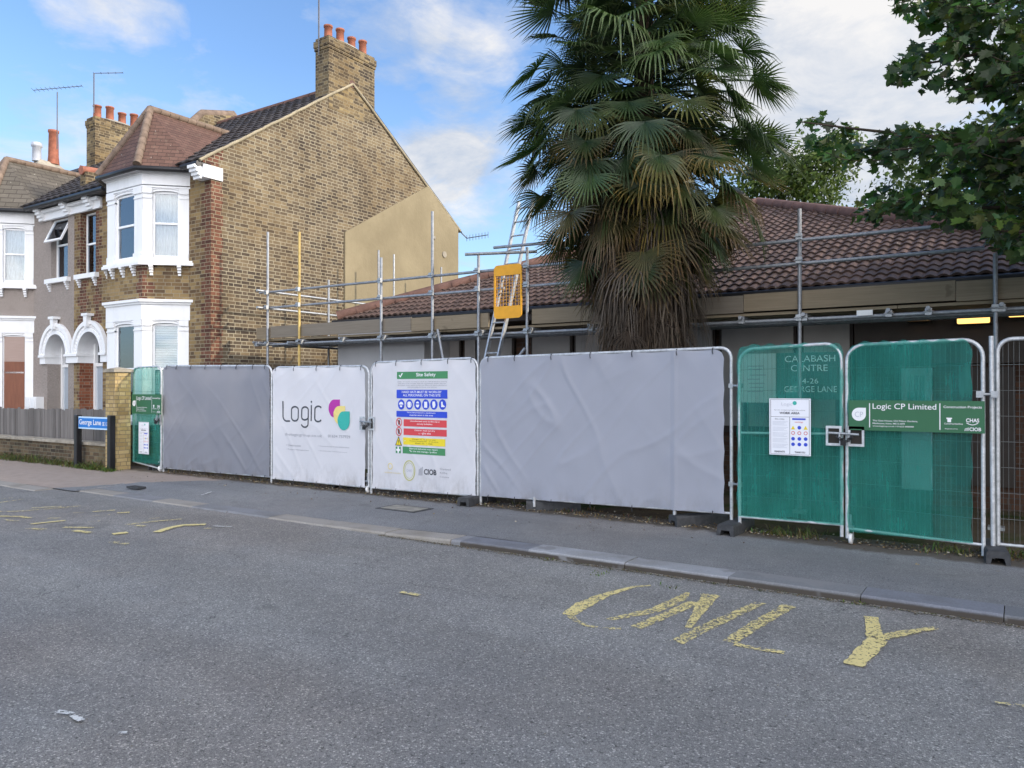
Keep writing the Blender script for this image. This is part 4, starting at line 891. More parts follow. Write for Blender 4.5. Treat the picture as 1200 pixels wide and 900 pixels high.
def put_stroke(b, surf, pts, w, lift=.004, closed=False):
    m = len(pts); V = []
    for i, p in enumerate(pts):
        q0 = pts[i - 1] if (i or closed) else p; q1 = pts[(i + 1) % m] if (i < m - 1 or closed) else p
        t = Vector((q1[0] - q0[0], q1[1] - q0[1])).normalized(); V += [surf(p[0] - t.y * w / 2, p[1] + t.x * w / 2, lift), surf(p[0] + t.y * w / 2, p[1] - t.x * w / 2, lift)]
    b.raw(V, [(2 * i, 2 * i + 1, 2 * ((i + 1) % m) + 1, 2 * ((i + 1) % m)) for i in range(m if closed else m - 1)])
def surf_of(fr, d=0): return lambda a, z, l: fr(a, d + l, z)
sf = surf_of(fs)
b = MB(); w_ = xb - xa; zz = lambda py: QY(948, py, YS)[1]
put_text(b, sf, 'CALABASH', QY(920, 0, YS)[0], QY(979, 0, YS)[0], zz(424), zz(416.5)); put_text(b, sf, 'CENTRE', QY(927, 0, YS)[0], QY(970, 0, YS)[0], zz(435), zz(427.5))
put_text(b, sf, '24-26', QY(935, 0, YS)[0], QY(959, 0, YS)[0], zz(449.5), zz(443.5)); put_text(b, sf, 'GEORGE LANE', QY(919, 0, YS)[0], QY(981, 0, YS)[0], zz(459.5), zz(452.5)); b.build('lettering', lt, t)
b = MB()
for i, py in enumerate((428, 432, 439, 444, 449, 454, 459)): a0 = xc + .09 + .02 * (i % 3); a1 = a0 + .22 - .04 * (i % 2); z = zz(py); b.box(fs, a0, a1, 0, .002, z - .008, z + .008)
b.build('notice_lines', INK['grey'], t)

# ------------------------------------------------------------------ scaffolding
SY = 10.2
SCF = thing('scaffolding', (-6.5, SY, 0), 'galvanised tube scaffold with timber toe boards along the eaves of the brown tiled building', 'scaffolding')
def tubeobj(nm, p, q, mat='scaf', r=.0242): b = MB(); b.tube([p, q], r, 10); return b.build(nm, M[mat], SCF)
cp0 = []
def coupler(p, al=(1, 0, 0)):
    p = Vector(p)
    if cp0: o = cp0[0].copy(); COL.objects.link(o); o.parent = SCF; o.location = p - cp0[1]; return
    cpl = MB(); a = Vector(al).normalized(); cpl.box(Fr(p, a, (0, -1, 0) if abs(a.y) < .5 else (1, 0, 0)), -.035, .035, -.012, .045, -.04, .04); cpl.tube([p + Vector((-.05, -.05, .0)), p + Vector((.05, -.05, .0))], .009, 6); cp0.extend([cpl.build('coupler', M['galv'], SCF), p])
zr = lambda py, px, y=SY: PY(px, py, y).z
stands = [(315, 272), (352, 272), (448, 302), (508, 248), (562, 299), (619, 290), (938, 245), (1167, 297)]
for px, pt in stands:
    x = PY(px, 400, SY).x; tubeobj('standard', (x, SY - .03, .05), (x, SY - .03, zr(pt, px)), 'yellowtube' if px == 352 else 'scaf')
    for z in (3.2, 3.5, 2.47): coupler((x, SY - .05, z))
    b = MB(); b.box(W, x - .08, x + .08, SY - .11, SY + .05, -.02, .03); b.build('base_plate', M['galv'], SCF)
for px, pt, ydx in ((385, 328, None), (443.5, 293, None), (461.5, 298, None), (517, 313, None)):
    # inner row runs along the left return of the deck
    d = ray(px, 400); x = -12.68; y = d.y * x / d.x; z = EYE + (HOR - pt) * (x * AX.x + y * AX.y) / F
    tubeobj('standard', (x, y, .05), (x, y, z), 'scaf' if px != 461.5 else 'galv')
xL = PY(303, 342, SY).x
for z0_, z1_ in ((3.52, 3.46), (3.2, 3.165)):
    for xa, xb in ((xL, PY(590, 0, SY).x), (PY(612, 0, SY).x, -3.3), (-3.5, PY(1154, 0, SY).x)):
        f_ = lambda x: z0_ + (z1_ - z0_) * (x + 12.8) / 12.5
        tubeobj('guard_rail', (xa, SY + .025, f_(xa)), (xb, SY + .025, f_(xb)))
for z in (3.53, 3.19): tubeobj('guard_rail', (-12.72, 9.95, z), (-12.72, 14.2, z), 'galv')
for (ya, z) in ((SY + .03, 2.455), (SY + .45, 2.455), (SY + .78, 2.455)):
    for xa, xb in ((-13.1, -7.2), (-7.4, -1.2), (-1.4, 3.2)): tubeobj('ledger', (xa, ya, z), (xb, ya, z + (.02 if xa > -7.3 else 0)))
for px in (300, 352, 400, 448, 508, 562, 619, 690, 770, 865, 938, 1036, 1082, 1167):
    x = PY(px, 400, SY).x; tubeobj('transom', (x + .06, SY - .12, 2.507), (x + .06, SY + .92, 2.507)); coupler((x + .06, SY - .02, 2.47))
for y in (10.9, 11.9, 12.9, 13.9): tubeobj('transom', (-13.1, y, 2.507), (-11.6, y, 2.507))
for x in (-12.68, -11.75): tubeobj('ledger', (x, 9.9, 2.457), (x, 14.2, 2.457))
p, q = PY(516, 386, SY), PY(527, 421, SY); tubeobj('brace', (p.x, SY - .07, p.z), (q.x, SY - .02, q.z - .5))
p, q = PY(618, 408, SY), PY(598, 418, SY); tubeobj('brace', (p.x, SY - .07, 2.2), (q.x - .5, SY - .07, 1.3))
def boards(nm, y0, n, xa, xb, z, seed):
    rb = random.Random(seed)
    for i in range(n):
        b = MB(); x = xa
        while x < xb: L_ = min(3.9, xb - x); b.box(W, x, x + L_ - .006, y0 + i * .232, y0 + i * .232 + .225, z + rb.uniform(0, .004), z + .038); x += L_
        b.build(nm, M['board'], SCF)
boards('deck_board', SY + .06, 3, -12.95, 2.6, 2.533, 3)
b = MB()
for i in range(3): b.box(W, -12.62 + i * .232, -12.40 + i * .232, 10.96, 14.1, 2.533, 2.571)
b.build('deck_board', M['boardg'], SCF)
tb = [(300, 316, 'board'), (316.5, 481, 'boardg'), (481.5, 572, 'board'), (623, 735, 'board'), (735.5, 871, 'boardg'), (871.5, 1120, 'board'), (1120.5, 1290, 'board')]
for i, (pa, pb, mm) in enumerate(tb):
    xa, xb = PY(pa, 0, SY).x, PY(pb, 0, SY).x; b = MB(); dz = (.0, .01, -.008, .004, 0, .01, -.003)[i]; b.box(W, xa, xb, SY + .005, SY + .043, 2.578 + dz, 2.81 + dz)
    tag(b.build('toe_board', M[mm], SCF, .003), 'pale end of the toe board' if i == 0 else None)
# short gate tubes at the ladder opening
p, q = PY(583, 299, SY), PY(652, 307, SY); tubeobj('guard_rail', (p.x, SY - .1, 3.83), (q.x, SY - .1, 3.80))
p, q = PY(578, 303, SY - .5), PY(622, 312, SY); tubeobj('guard_rail', (-7.3, SY - .55, 3.68), (-6.4, SY + .15, 3.74))
sb = MB(); c = PY(1014, 367, SY); sb.box(Fr(c, (1, 0, 0), (0, -1, 0)), -.09, .09, .03, .036, -.03, .035); sb.build('inspection_tag', M['upvc'], SCF)
# ladder and yellow ladder guard
def lp_(px, py, y): v = PY(px, py, y); return v
t = thing('ladder', (-6.8, 9.2, 0), 'aluminium ladder leaning through the gap in the scaffold beside the yellow guard', 'ladder')
y_at = lambda z: 9.25 + .36 * z
def lad(px, py):
    y = 10.0
    for _ in range(12): z = PY(px, py, y).z; y = y_at(z)
    return PY(px, py, y)
La, Lb = lad(569.5, 418), lad(607.5, 239.5); Ra, Rb = lad(584, 418), lad(623, 243)
def ext(a, c, z): d = (c - a) / (c.z - a.z); return a + d * (z - a.z)
l0, l1, r0, r1 = ext(La, Lb, .02), ext(La, Lb, 4.75), ext(Ra, Rb, .02), ext(Ra, Rb, 4.75)
for a, c in ((l0, l1), (r0, r1)):
    b = MB(); d = (c - a).normalized(); fu = Fr(a, (c - a)); sd2 = (r0 - l0).normalized(); n2 = d.cross(sd2).normalized(); L_ = (c - a).length
    A = [a + sd2 * s1 * .014 + n2 * s2 * .034 for s1, s2 in ((-1, -1), (1, -1), (1, 1), (-1, 1))]; B = [v + d * L_ for v in A]; b.raw(A + B, [(0, 1, 2, 3), (7, 6, 5, 4), (0, 4, 5, 1), (1, 5, 6, 2), (2, 6, 7, 3), (3, 7, 4, 0)]); b.build('ladder_rail', M['alu'], t)
n_ = 19
for i in range(n_): f_ = (i + .5) / n_; b = MB(); b.tube([l0.lerp(l1, f_), r0.lerp(r1, f_)], .014, 6); b.build('rung', M['alu'], t)
YG = 10.12
t = thing('ladder_guard', tuple(PY(596, 341, YG)), 'bright yellow steel ladder guard hung at the opening above the deck', 'ladder guard'); fg = Fr((0, YG, 0), (1, 0, 0), (0, -1, 0))
xa, xb = PY(579.5, 340, YG).x, PY(612, 340, YG).x; zt, zb = PY(596, 310, YG).z, PY(596, 373, YG).z; h_ = zt - zb
def rr_(x0, x1, z0, z1, r, top): 
    P_ = []
    if top:
        P_ = [(x0, z0), (x1, z0)] + [(x1 - r + r * math.cos(R(a)), z1 - r + r * math.sin(R(a))) for a in range(0, 91, 15)] + [(x0 + r - r * math.sin(R(a)), z1 - r + r * math.cos(R(a))) for a in range(0, 91, 15)]
    else: P_ = [(x1, z1), (x0, z1)] + [(x0 + r - r * math.cos(R(a)), z0 + r - r * math.sin(R(a))) for a in range(0, 91, 15)] + [(x1 - r + r * math.sin(R(a)), z0 + r - r * math.cos(R(a))) for a in range(0, 91, 15)]
    return P_
b = MB(); b.prism(fg, rr_(xa, xb, zt - h_ * .2, zt, .07, True), 0, .02); b.build('top_plate', M['yellow'], t)
b = MB(); b.prism(fg, rr_(xa, xb, zb, zb + h_ * .23, .07, False), 0, .02); b.build('bottom_plate', M['yellow'], t)
for a in (xa, xb - .03): b = MB(); b.box(fg, a, a + .03, 0, .02, zb + h_ * .23, zt - h_ * .2); b.build('side_bar', M['yellow'], t)
b = MB()
for i in range(1, 9): a = xa + (xb - xa) * i / 9; b.tube([fg(a, .01, zb + h_ * .2), fg(a, .01, zt - h_ * .18)], .0035, 4)
for i in range(1, 9): z = zb + h_ * (.23 + .57 * i / 9); b.tube([fg(xa, .012, z), fg(xb, .012, z)], .0035, 4)
b.build('wire_mesh', M['yellow'], t)

# ------------------------------------------------------------------ site fencing
FY = 8.44; FF = Fr((0, FY, 0), (1, 0, 0), (0, -1, 0))
def QX(px, py=500, y=FY): return PY(px, py, y).x
def QZ(px, py, y=FY): return PY(px, py, y).z
def rpath(fr, a0, a1, z0l, z0r, z1l, z1r, r=.14, d=0, legs=0):
    P_ = [fr(a0, d, z0l - legs)] if legs else []
    P_ += [fr(a0, d, z0l)]
    P_ += [fr(a0 + r - r * math.cos(R(t_)), d, z1l - r + r * math.sin(R(t_))) for t_ in range(0, 91, 15)]
    P_ += [fr(a1 - r + r * math.sin(R(t_)), d, z1r - r + r * math.cos(R(t_))) for t_ in range(0, 91, 15)]
    P_ += [fr(a1, d, z0r)]
    if legs: P_ += [fr(a1, d, z0r - legs)]
    return P_
def fence(nm, fr, a0, a1, zbl, zbr, ztl, ztr, label, cat, group, wires=True, wheel=(), legs=.12, r=.14, midrail=False):
    t = thing(nm, tuple(fr((a0 + a1) / 2, 0, 0)), label, cat, group)
    b = MB(); b.tube(rpath(fr, a0, a1, zbl, zbr, ztl, ztr, r, 0, legs), .019, 8); b.tube([fr(a0, 0, zbl), fr(a1, 0, zbr)], .015, 8)
    if midrail: b.tube([fr(a0, 0, (zbl + ztl) / 2), fr(a1, 0, (zbr + ztr) / 2)], .014, 8)
    b.build('frame', M['frame'], t)
    if wires:
        b = MB(); n_ = int((a1 - a0) / .042)
        for i in range(1, n_):
            f_ = i / n_; a = a0 + (a1 - a0) * f_; zt = ztl + (ztr - ztl) * f_; e = min(a - a0, a1 - a); zt -= r - math.sqrt(max(0, r * r - (r - e) ** 2)) if e < r else 0
            b.tube([fr(a, 0, zbl + (zbr - zbl) * f_), fr(a, 0, zt)], .0019, 4, cap=False)
        for i in range(1, 8):
            f_ = i / 8; b.tube([fr(a0, .004, zbl + (ztl - zbl) * f_), fr(a1, .004, zbr + (ztr - zbr) * f_)], .0026, 4, cap=False)
        b.build('wire_mesh', M['wire'], t)
    for a in wheel:
        b = MB(); c = fr(a, -.02, .055); b.lathe(c + Vector((-.015, 0, 0)), [(.02, 0), (.052, 0), (.055, .008), (.055, .022), (.052, .03), (.02, .03)], 18, Vector((1, 0, 0))); w = b.build('wheel', simple('white_wheel', (.7, .7, .7), .5, var=.1), t)
        b = MB(); b.box(fr, a - .025, a - .02, -.045, .0, .04, .17); b.box(fr, a + .02, a + .025, -.045, .0, .04, .17); b.box(fr, a - .028, a + .028, -.05, .02, .17, .19); b.tube([fr(a - .03, -.02, .055), fr(a + .03, -.02, .055)], .008, 6); b.tube([fr(a, 0, .18), fr(a, 0, .3)], .012, 6); b.build('fork', M['galv'], w)
    return t
def wr(a, z, seed, amp=1.0):
    v = Vector((a * .9, z * .9, seed)); base = .014 * noise.noise(v)
    s1 = (a + z * .8) * 2.2; s2 = (a - z * .8) * .5
    rid = 1 - abs(noise.noise(Vector((s1, s2, seed + 5)))) * 4.5; rid = max(0, rid) ** 2 * max(0, noise.noise(Vector((a * .8, z * .8, seed + 9))) + .5)
    s3 = (a - z * 1.1) * 2.6; rid2 = max(0, 1 - abs(noise.noise(Vector((s3, (a + z) * .5, seed + 15)))) * 4.5) ** 2 * max(0, noise.noise(Vector((a * .7, z * .9, seed + 19))) + .45)
    return amp * (base + .026 * rid + .022 * rid2 + .004 * noise.noise(Vector((a * 7, z * 5, seed + 30))))
def banner(t, fr, a0, a1, zbl, zbr, ztl, ztr, mat, seed, nm='banner', d=.024, tie=.42, amp=1.0, cloth_r=.13, crease=None):
    n_t = max(2, round((a1 - a0) / tie))
    def S(u, v):
        a = a0 + (a1 - a0) * u; zt, zb = ztl + (ztr - ztl) * u, zbl + (zbr - zbl) * u
        e = min(a - a0, a1 - a)
        zt2 = zt - (cloth_r - math.sqrt(max(0, cloth_r ** 2 - (cloth_r - e) ** 2)) if e < cloth_r else 0) * .8
        scal = abs(math.sin(math.pi * u * n_t)); zt2 -= .012 * scal; zb2 = zb + .010 * scal
        z = zb2 + (zt2 - zb2) * v
        side = abs(math.sin(math.pi * v * 5)) * .012 * (1 if u > .5 else -1) * (abs(u - .5) * 2) ** 12; a -= side
        edge = min(1, min(v, 1 - v, u * 2.5, (1 - u) * 2.5) / .07 + .25)
        pk = .02 * math.cos(2 * math.pi * u * n_t) * (max(0, 1 - (1 - v) / .14) ** 2 + max(0, 1 - v / .14) ** 2)
        dd = d + wr(a, z, seed, amp) * edge + pk * .6
        if crease is not None: x_ = a - crease; dd += .012 * math.exp(-(x_ / .02) ** 2) + (.006 if x_ > 0 else 0)
        return fr(a, dd, z)
    b = MB(); b.grid(S, int((a1 - a0) * 42), 80); o = b.build(nm, mat, t)
    def srf(a, z, l):
        u = (a - a0) / (a1 - a0); zt, zb = ztl + (ztr - ztl) * u, zbl + (zbr - zbl) * u; v = (z - zb) / (zt - zb); edge = min(1, min(v, 1 - v, u * 2.5, (1 - u) * 2.5) / .07 + .25)
        return fr(a, d + wr(a, z, seed, amp) * edge + l, z)
    tm = None
    for i in range(n_t + 1):
        for top in (0, 1):
            u = min(.96, max(.04, i / n_t)); a = a0 + (a1 - a0) * u; z = (ztl + (ztr - ztl) * u - .008) if top else (zbl + (zbr - zbl) * u)
            if tm is None:
                bt = MB(); f0 = Fr(world_loc(t), fr.u, fr.n); bt.tube([f0(.0, -.028, -.012), f0(0, -.02, .028), f0(0, .035, .02), f0(.002, .047, -.02), f0(.012, .055, -.05)], .005, 5); tm = bt.build('cable_tie', M['black'], t); o1 = tm
            else: o1 = tm.copy(); COL.objects.link(o1); o1.parent = t
            o1.location = fr(a, 0, z) - world_loc(t)
    return srf
FG = 'temporary fence panels along the pavement'
# P1 grey sheeted panel
x0, x1 = QX(192), QX(318.5); T = fence('site_fence', FF, x0, x1, .08, .10, 1.99, 1.95, 'fence panel covered in dull grey sheeting, next to the narrow green gate', 'fence', FG, wires=False)
banner(T, FF, x0 + .02, x1 - .01, .07, .10, 1.985, 1.95, M['bgrey'], 1.3, 'grey_sheet', amp=.6)
# P2 white banner with logo
x0, x1 = QX(321), QX(432.5); T2 = fence('site_gate', FF, x0, x1, .08, .085, 1.92, 1.91, 'white covered gate leaf printed with the word Logic and three coloured drops', 'gate', FG, wires=False, wheel=(x1 - .03,), legs=.0)
sf2 = banner(T2, FF, x0 + .0, x1 - .05, .075, .085, 1.92, 1.905, M['bwhite'], 4.7, amp=.3, tie=.5)
bo = [o for o in COL.objects if o.name.startswith('banner')][-1]
def ZP(ox, oy, s): return lambda x, y: (QX(ox + x / s), QZ(ox + x / s, oy + y / s))
q = ZP(320, 430, 6)
b = MB(); sw = .026
def pl(*pts): return [q(*p) for p in pts]
def arcp(cx, cy, rx, ry, a0, a1, n=10): return [q(cx + rx * math.cos(R(a0 + (a1 - a0) * i / n)), cy + ry * math.sin(R(a0 + (a1 - a0) * i / n))) for i in range(n + 1)]
put_stroke(b, sf2, pl((80, 240), (80, 345)) + arcp(106, 345, 26, 35, 180, 90) + pl((130, 380)), sw)
put_stroke(b, sf2, arcp(164, 303, 24, 24, 180, 360) + arcp(164, 355, 24, 24, 0, 180), sw, closed=True)
put_stroke(b, sf2, arcp(235, 303, 23, 22, 180, 360) + arcp(235, 350, 23, 22, 0, 180), sw, closed=True)
put_stroke(b, sf2, pl((258, 300), (258, 395)) + arcp(235, 397, 23, 26, 0, 170) , sw)
put_stroke(b, sf2, pl((279, 268), (279, 380)), sw); put_poly(b, sf2, circ(q(279, 245), .017), .005)
put_stroke(b, sf2, arcp(327, 300, 24, 24, 330, 180) + arcp(327, 360, 24, 24, 180, 30), sw)
b.build('logo_lettering', INK['dark'], bo)
def drop(c, r, col, nm, lift):   # teardrop with square top-right corner
    cx, cz = c; P_ = [(cx + r, cz + r * 1.12)] + [(cx + r * math.cos(R(a)), cz + r * 1.12 * math.sin(R(a))) for a in range(90, 361, 12)]
    b = MB(); put_poly(b, sf2, P_, lift); b.build(nm, INK[col], bo)
rr2 = QX(320 + 480 / 6) - QX(320 + 400 / 6)
drop(q(440, 292), rr2 * .5, 'purple', 'purple_drop', .004); drop(q(476, 338), rr2 * .5, 'lemon', 'yellow_drop', .008); drop(q(508, 378), rr2 * .52, 'teal', 'green_drop', .012)
b = MB(); a0, z1 = q(92, 462); a1, z0 = q(355, 500); put_text(b, sf2, 'thelogicgroup.co.uk', a0, a1, z0, z1, -.008); a0, z1 = q(396, 475); a1, z0 = q(552, 502); put_text(b, sf2, '01634 757929', a0, a1, z0, z1, 0); b.build('contact_lettering', INK['grey'], bo)
b = MB()
for s_, x_, y_, xe in (('\u2022 Construction', 103, 540, 205), ('\u2022 Project Management', 103, 572, 262), ('\u2022 Commercial Refurbishment', 325, 550, 545), ('\u2022 Residential Development', 327, 584, 530)):
    a0, z1 = q(x_, y_); a1, z0 = q(xe, y_ + 21); put_text(b, sf2, s_, a0, a1, z0, z1)
b.build('small_lettering', INK['grey'], bo)
# P3 white site safety banner
x0, x1 = QX(435.5), QX(560); T3 = fence('site_gate', FF, x0, x1, .085, .115, 1.96, 1.985, 'white covered gate leaf printed with the Site Safety notice in coloured blocks', 'gate', FG, wires=False, wheel=(), legs=0.09)
sf3 = banner(T3, FF, x0 + .04, x1 - .01, .085, .115, 1.955, 1.98, M['bwhite'], 8.1, amp=.3, tie=.5)
bo = [o for o in COL.objects if o.name.startswith('banner')][-1]
q = ZP(450, 425, 6)
def block(x_, y_, xe, ye, colr, nm):
    a0, z1 = q(x_, y_); a1, _ = q(xe, y_); z0 = q(x_, ye)[1]; b = MB(); put_rect(b, sf3, a0, a1, z0, z1, .003, 14); b.build(nm, INK[colr], bo); return a0, a1, z0, z1
def tx(lines, box, colr, nm, mg=.08, al='C', bold=.006, inner=(.12, .12)):
    a0, a1, z0, z1 = box; n_ = len(lines); h = (z1 - z0) * (1 - inner[0] * 2) / n_; b = MB()
    for i, (s_, w_) in enumerate(lines):
        zt = z1 - (z1 - z0) * inner[0] - i * h; zb = zt - h * .72; W_ = (a1 - a0) * w_; o0 = a0 + ((a1 - a0) - W_) / 2 if al == 'C' else a0 + mg * (a1 - a0)
        put_text(b, sf3, s_, o0, o0 + W_, zb, zt, bold)
    b.build(nm, INK[colr], bo)
bx = block(100, 65, 457, 115, 'green', 'green_panel'); 
b = MB(); put_text(b, sf3, 'Site Safety', *[q(235, 0)[0], q(372, 0)[0]], q(235, 104)[1], q(235, 72)[1], .012)
put_stroke(b, sf3, [q(116, 88), q(124, 101), q(138, 74)], .018); b.build('heading_lettering', INK['white'], bo)
b = MB()
for i, (s_, xa, xb) in enumerate((('Under the health and safety at work act 1974 all persons entering', 105, 452), ('this site must comply with all regulations under this act.', 110, 448), ('All visitors must report to the site office and obtain permission', 105, 452), ('before proceeding on to the site or any work area', 175, 380))):
    put_text(b, sf3, s_, q(xa, 0)[0], q(xb, 0)[0], q(xa, 140 + i * 12.5)[1], q(xa, 131 + i * 12.5)[1])
b.build('small_lettering', INK['grey'], bo)
bx = block(98, 190, 455, 250, 'blue', 'blue_panel'); tx([('HARD HATS MUST BE WORN BY', .78), ('ALL PERSONNEL ON THIS SITE', .74)], bx, 'white', 'white_lettering')
for i, xx in enumerate((131, 188, 246, 303, 360, 420)):
    c = q(xx, 294); rx_ = (QX(450 + 155 / 6) - QX(450 + 107 / 6)) / 2; b = MB(); put_poly(b, sf3, circ(c, rx_, rx_ * 1.12), .003); ic = b.build('ppe_symbol', INK['blue'], bo)
    b = MB(); s_ = rx_; c0_, c1_ = c
    if i == 0: put_poly(b, sf3, circ((c0_, c1_ + s_ * .1), s_ * .62, s_ * .5, 14, 0, 180), .005); put_rect(b, sf3, c0_ - s_ * .72, c0_ + s_ * .72, c1_ - .0, c1_ + s_ * .1, .005, 2); put_poly(b, sf3, circ((c0_, c1_ - s_ * .2), s_ * .4, s_ * .4, 12, 180, 360), .0055)
    elif i == 1: put_poly(b, sf3, circ(c, s_ * .42, s_ * .6), .005); put_ring(b, sf3, c, s_ * .68, s_ * .14)
    elif i == 2: put_poly(b, sf3, circ(c, s_ * .5, s_ * .66), .005)
    elif i == 3: put_poly(b, sf3, [(c0_ - s_ * .4, c1_ + s_ * .6), (c0_ + s_ * .4, c1_ + s_ * .6), (c0_ + s_ * .42, c1_ - s_ * .7), (c0_ - s_ * .42, c1_ - s_ * .7)], .005)
    elif i == 4: put_poly(b, sf3, [(c0_ - s_ * .4, c1_ + s_ * .1), (c0_ - s_ * .3, c1_ + s_ * .65), (c0_ + s_ * .3, c1_ + s_ * .65), (c0_ + s_ * .45, c1_ - s_ * .1), (c0_ + s_ * .2, c1_ - s_ * .7), (c0_ - s_ * .25, c1_ - s_ * .7)], .005)
    else: put_poly(b, sf3, [(c0_ - s_ * .35, c1_ + s_ * .6), (c0_ + s_ * .05, c1_ + s_ * .6), (c0_ + s_ * .1, c1_ - s_ * .1), (c0_ + s_ * .6, c1_ - s_ * .35), (c0_ + s_ * .6, c1_ - s_ * .55), (c0_ - s_ * .35, c1_ - s_ * .55)], .005)
    b.build('pictogram', INK['white'], ic) if False else b.build('ppe_pictogram', INK['white'], bo)
    if i == 2: b = MB(); put_rect(b, sf3, c0_ - s_ * .5, c0_ + s_ * .5, c1_ + s_ * .0, c1_ + s_ * .25, .0065, 2); b.build('ppe_pictogram', INK['blue'], bo)
bx = block(97, 338, 453, 380, 'blue', 'blue_panel'); tx([('Personal protective equipment', .56), ('must be worn in this area', .46)], bx, 'white', 'white_lettering')
for y_, ls, xx, ye in ((397, [('Unauthorised entry to this site is', .68), ('strictly forbidden', .36)], 450, 450), (461, [('Children must not play', .48), ('on this site', .28)], 450, 511)):
    bx = block(147, y_, xx, ye - 4, 'red', 'red_panel'); tx(ls, bx, 'white', 'white_lettering'); c = q(115, y_ + 22); b = MB(); put_ring(b, sf3, c, .058, .012, .066); put_stroke(b, sf3, [(c[0] - .04, c[1] + .045), (c[0] + .04, c[1] - .045)], .01, .005); b.build('prohibition_symbol', INK['red'], bo)
    b = MB(); put_poly(b, sf3, circ(c, .018, .04), .0035); b.build('prohibition_figure', INK['black'], bo)
bx = block(145, 524, 440, 574, 'yellow', 'yellow_panel'); tx([('Danger construction site', .55), ('Persons entering this site do so at', .68), ('their own risk', .42)], bx, 'black', 'black_lettering', bold=0)
c = q(112, 555); b = MB(); put_poly(b, sf3, [(c[0] - .066, c[1] - .055), (c[0] + .066, c[1] - .055), (c[0], c[1] + .085)], .003); b.build('warning_triangle', INK['black'], bo); b = MB(); put_poly(b, sf3, [(c[0] - .048, c[1] - .045), (c[0] + .048, c[1] - .045), (c[0], c[1] + .062)], .0045); b.build('warning_fill', INK['yellow'], bo)
b = MB(); put_stroke(b, sf3, [(c[0], c[1] + .025), (c[0], c[1] - .015)], .012, .006); put_poly(b, sf3, circ((c[0], c[1] - .03), .006), .006); b.build('warning_mark', INK['black'], bo)
bx = block(141, 588, 440, 636, 'green', 'green_panel'); tx([('Plant and deliveries must report', .66), ('to the site manager\u2019s office', .62)], bx, 'white', 'white_lettering')
bx = block(92, 588, 128, 634, 'green', 'first_aid_panel'); c = ((bx[0] + bx[1]) / 2, (bx[2] + bx[3]) / 2); b = MB(); put_rect(b, sf3, c[0] - .04, c[0] + .04, c[1] - .013, c[1] + .013, .0045, 2); put_rect(b, sf3, c[0] - .014, c[0] + .014, c[1] - .045, c[1] + .045, .005, 2); b.build('first_aid_cross', INK['white'], bo)
b = MB(); c = q(55, 727); put_ring(b, sf3, c, .05, .012, .05, n=8); put_text(b, sf3, 'considerate constructors', q(15, 0)[0], q(130, 0)[0], q(15, 772)[1], q(15, 762)[1]); b.build('yellow_emblem', INK['lemon'], bo)
b = MB(); c = q(187, 757); put_ring(b, sf3, c, .115, .016, .15); put_ring(b, sf3, c, .085, .006, .115); b.build('oval_crest', INK['olive'], bo); b = MB(); put_text(b, sf3, 'CHAS', c[0] - .05, c[0] + .05, c[1] - .02, c[1] + .02, .01); b.build('crest_lettering', INK['fade'], bo)
b = MB(); put_text(b, sf3, 'CIOB', q(292, 0)[0], q(380, 0)[0], q(292, 784)[1], q(292, 745)[1], .03)
b.build('emblem_lettering', INK['dark'], bo)
b = MB(); c = q(270, 762)
for i in range(4): put_stroke(b, sf3, [(c[0] - .04 + .02 * i, c[1] - .06), (c[0] - .03 + .02 * i, c[1] + .03 + .012 * i)], .01)
for i, s_ in enumerate(('Chartered', 'Building', 'Company')): put_text(b, sf3, s_, q(403, 0)[0], q((478, 455, 468)[i], 0)[0], q(403, 752 + 28 * i)[1], q(403, 738 + 28 * i)[1])
b.build('grey_lettering', INK['grey'], bo)
# P4 long lilac sheeted panel
x0, x1 = QX(563.5), QX(857); T4 = fence('site_fence', FF, x0, x1, .13, .19, 1.985, 2.025, 'longest fence panel, covered in plain lilac-grey sheeting under the palm', 'fence', FG, wires=False, legs=.13, r=.12)
banner(T4, FF, x0 + .01, QX(850), .12, .185, 1.985, 2.015, M['blilac'], 12.4, 'lilac_sheet', amp=.55, tie=.55, crease=QX(791))
# green netted gates
def net(t, fr, a0, a1, z0, z1, seed, nm='green_net', d=.026, hole=None, r=.12):
    def S(u, v):
        a = a0 + (a1 - a0) * u; e = min(a - a0, a1 - a); zt = z1 - (r - math.sqrt(max(0, r * r - (r - e) ** 2)) if e < r else 0) * .9
        z = z0 + (zt - z0) * v + .012 * math.sin(u * 40 + seed) * (v > .97)
        return fr(a + .008 * math.sin(v * 31 + seed), d + .022 * noise.noise(Vector((a * 2.5, z * 1.2, seed))) + .014 * noise.noise(Vector((a * 9, z * 1.5, seed + 3))), z)
    b = MB(); b.grid(S, 50, 60, keep=hole); return b.build(nm, M['net'], t)
x0, x1 = QX(868.5, y=8.4), QX(987, y=8.4); FG1 = Fr((0, 8.38, 0), (1, .015, 0)); 
TA = fence('netted_gate', FG1, x0, x1, .18, .19, 2.0, 2.03, 'green netted gate leaf carrying the white work area notice', 'gate', 'green netted gates', legs=.12, wheel=(), midrail=True, r=.16)
net(TA, FG1, x0 - .02, x1 + .02, .19, 2.04, 1)
b = MB(); b.grid(lambda u, v: FG1(x0 + (x1 - x0) * u, -.04 + .02 * noise.noise(Vector((u * 4, v * 6, 4))), .2 + .12 * noise.noise(Vector((u * 3, 1, 1))) + (.9 + .2 * noise.noise(Vector((u * 2, 5, 1)))) * v), 30, 30); b.build('green_net', M['net'], TA)
x2, x3 = QX(993.5, y=8.4), QX(1152, y=8.4)
TB = fence('netted_gate', FG1, x2, x3, .16, .12, 2.01, 2.03, 'green netted gate leaf carrying the long dark green company sign', 'gate', 'green netted gates', legs=.1, wheel=(x2 + .03,), r=.16)
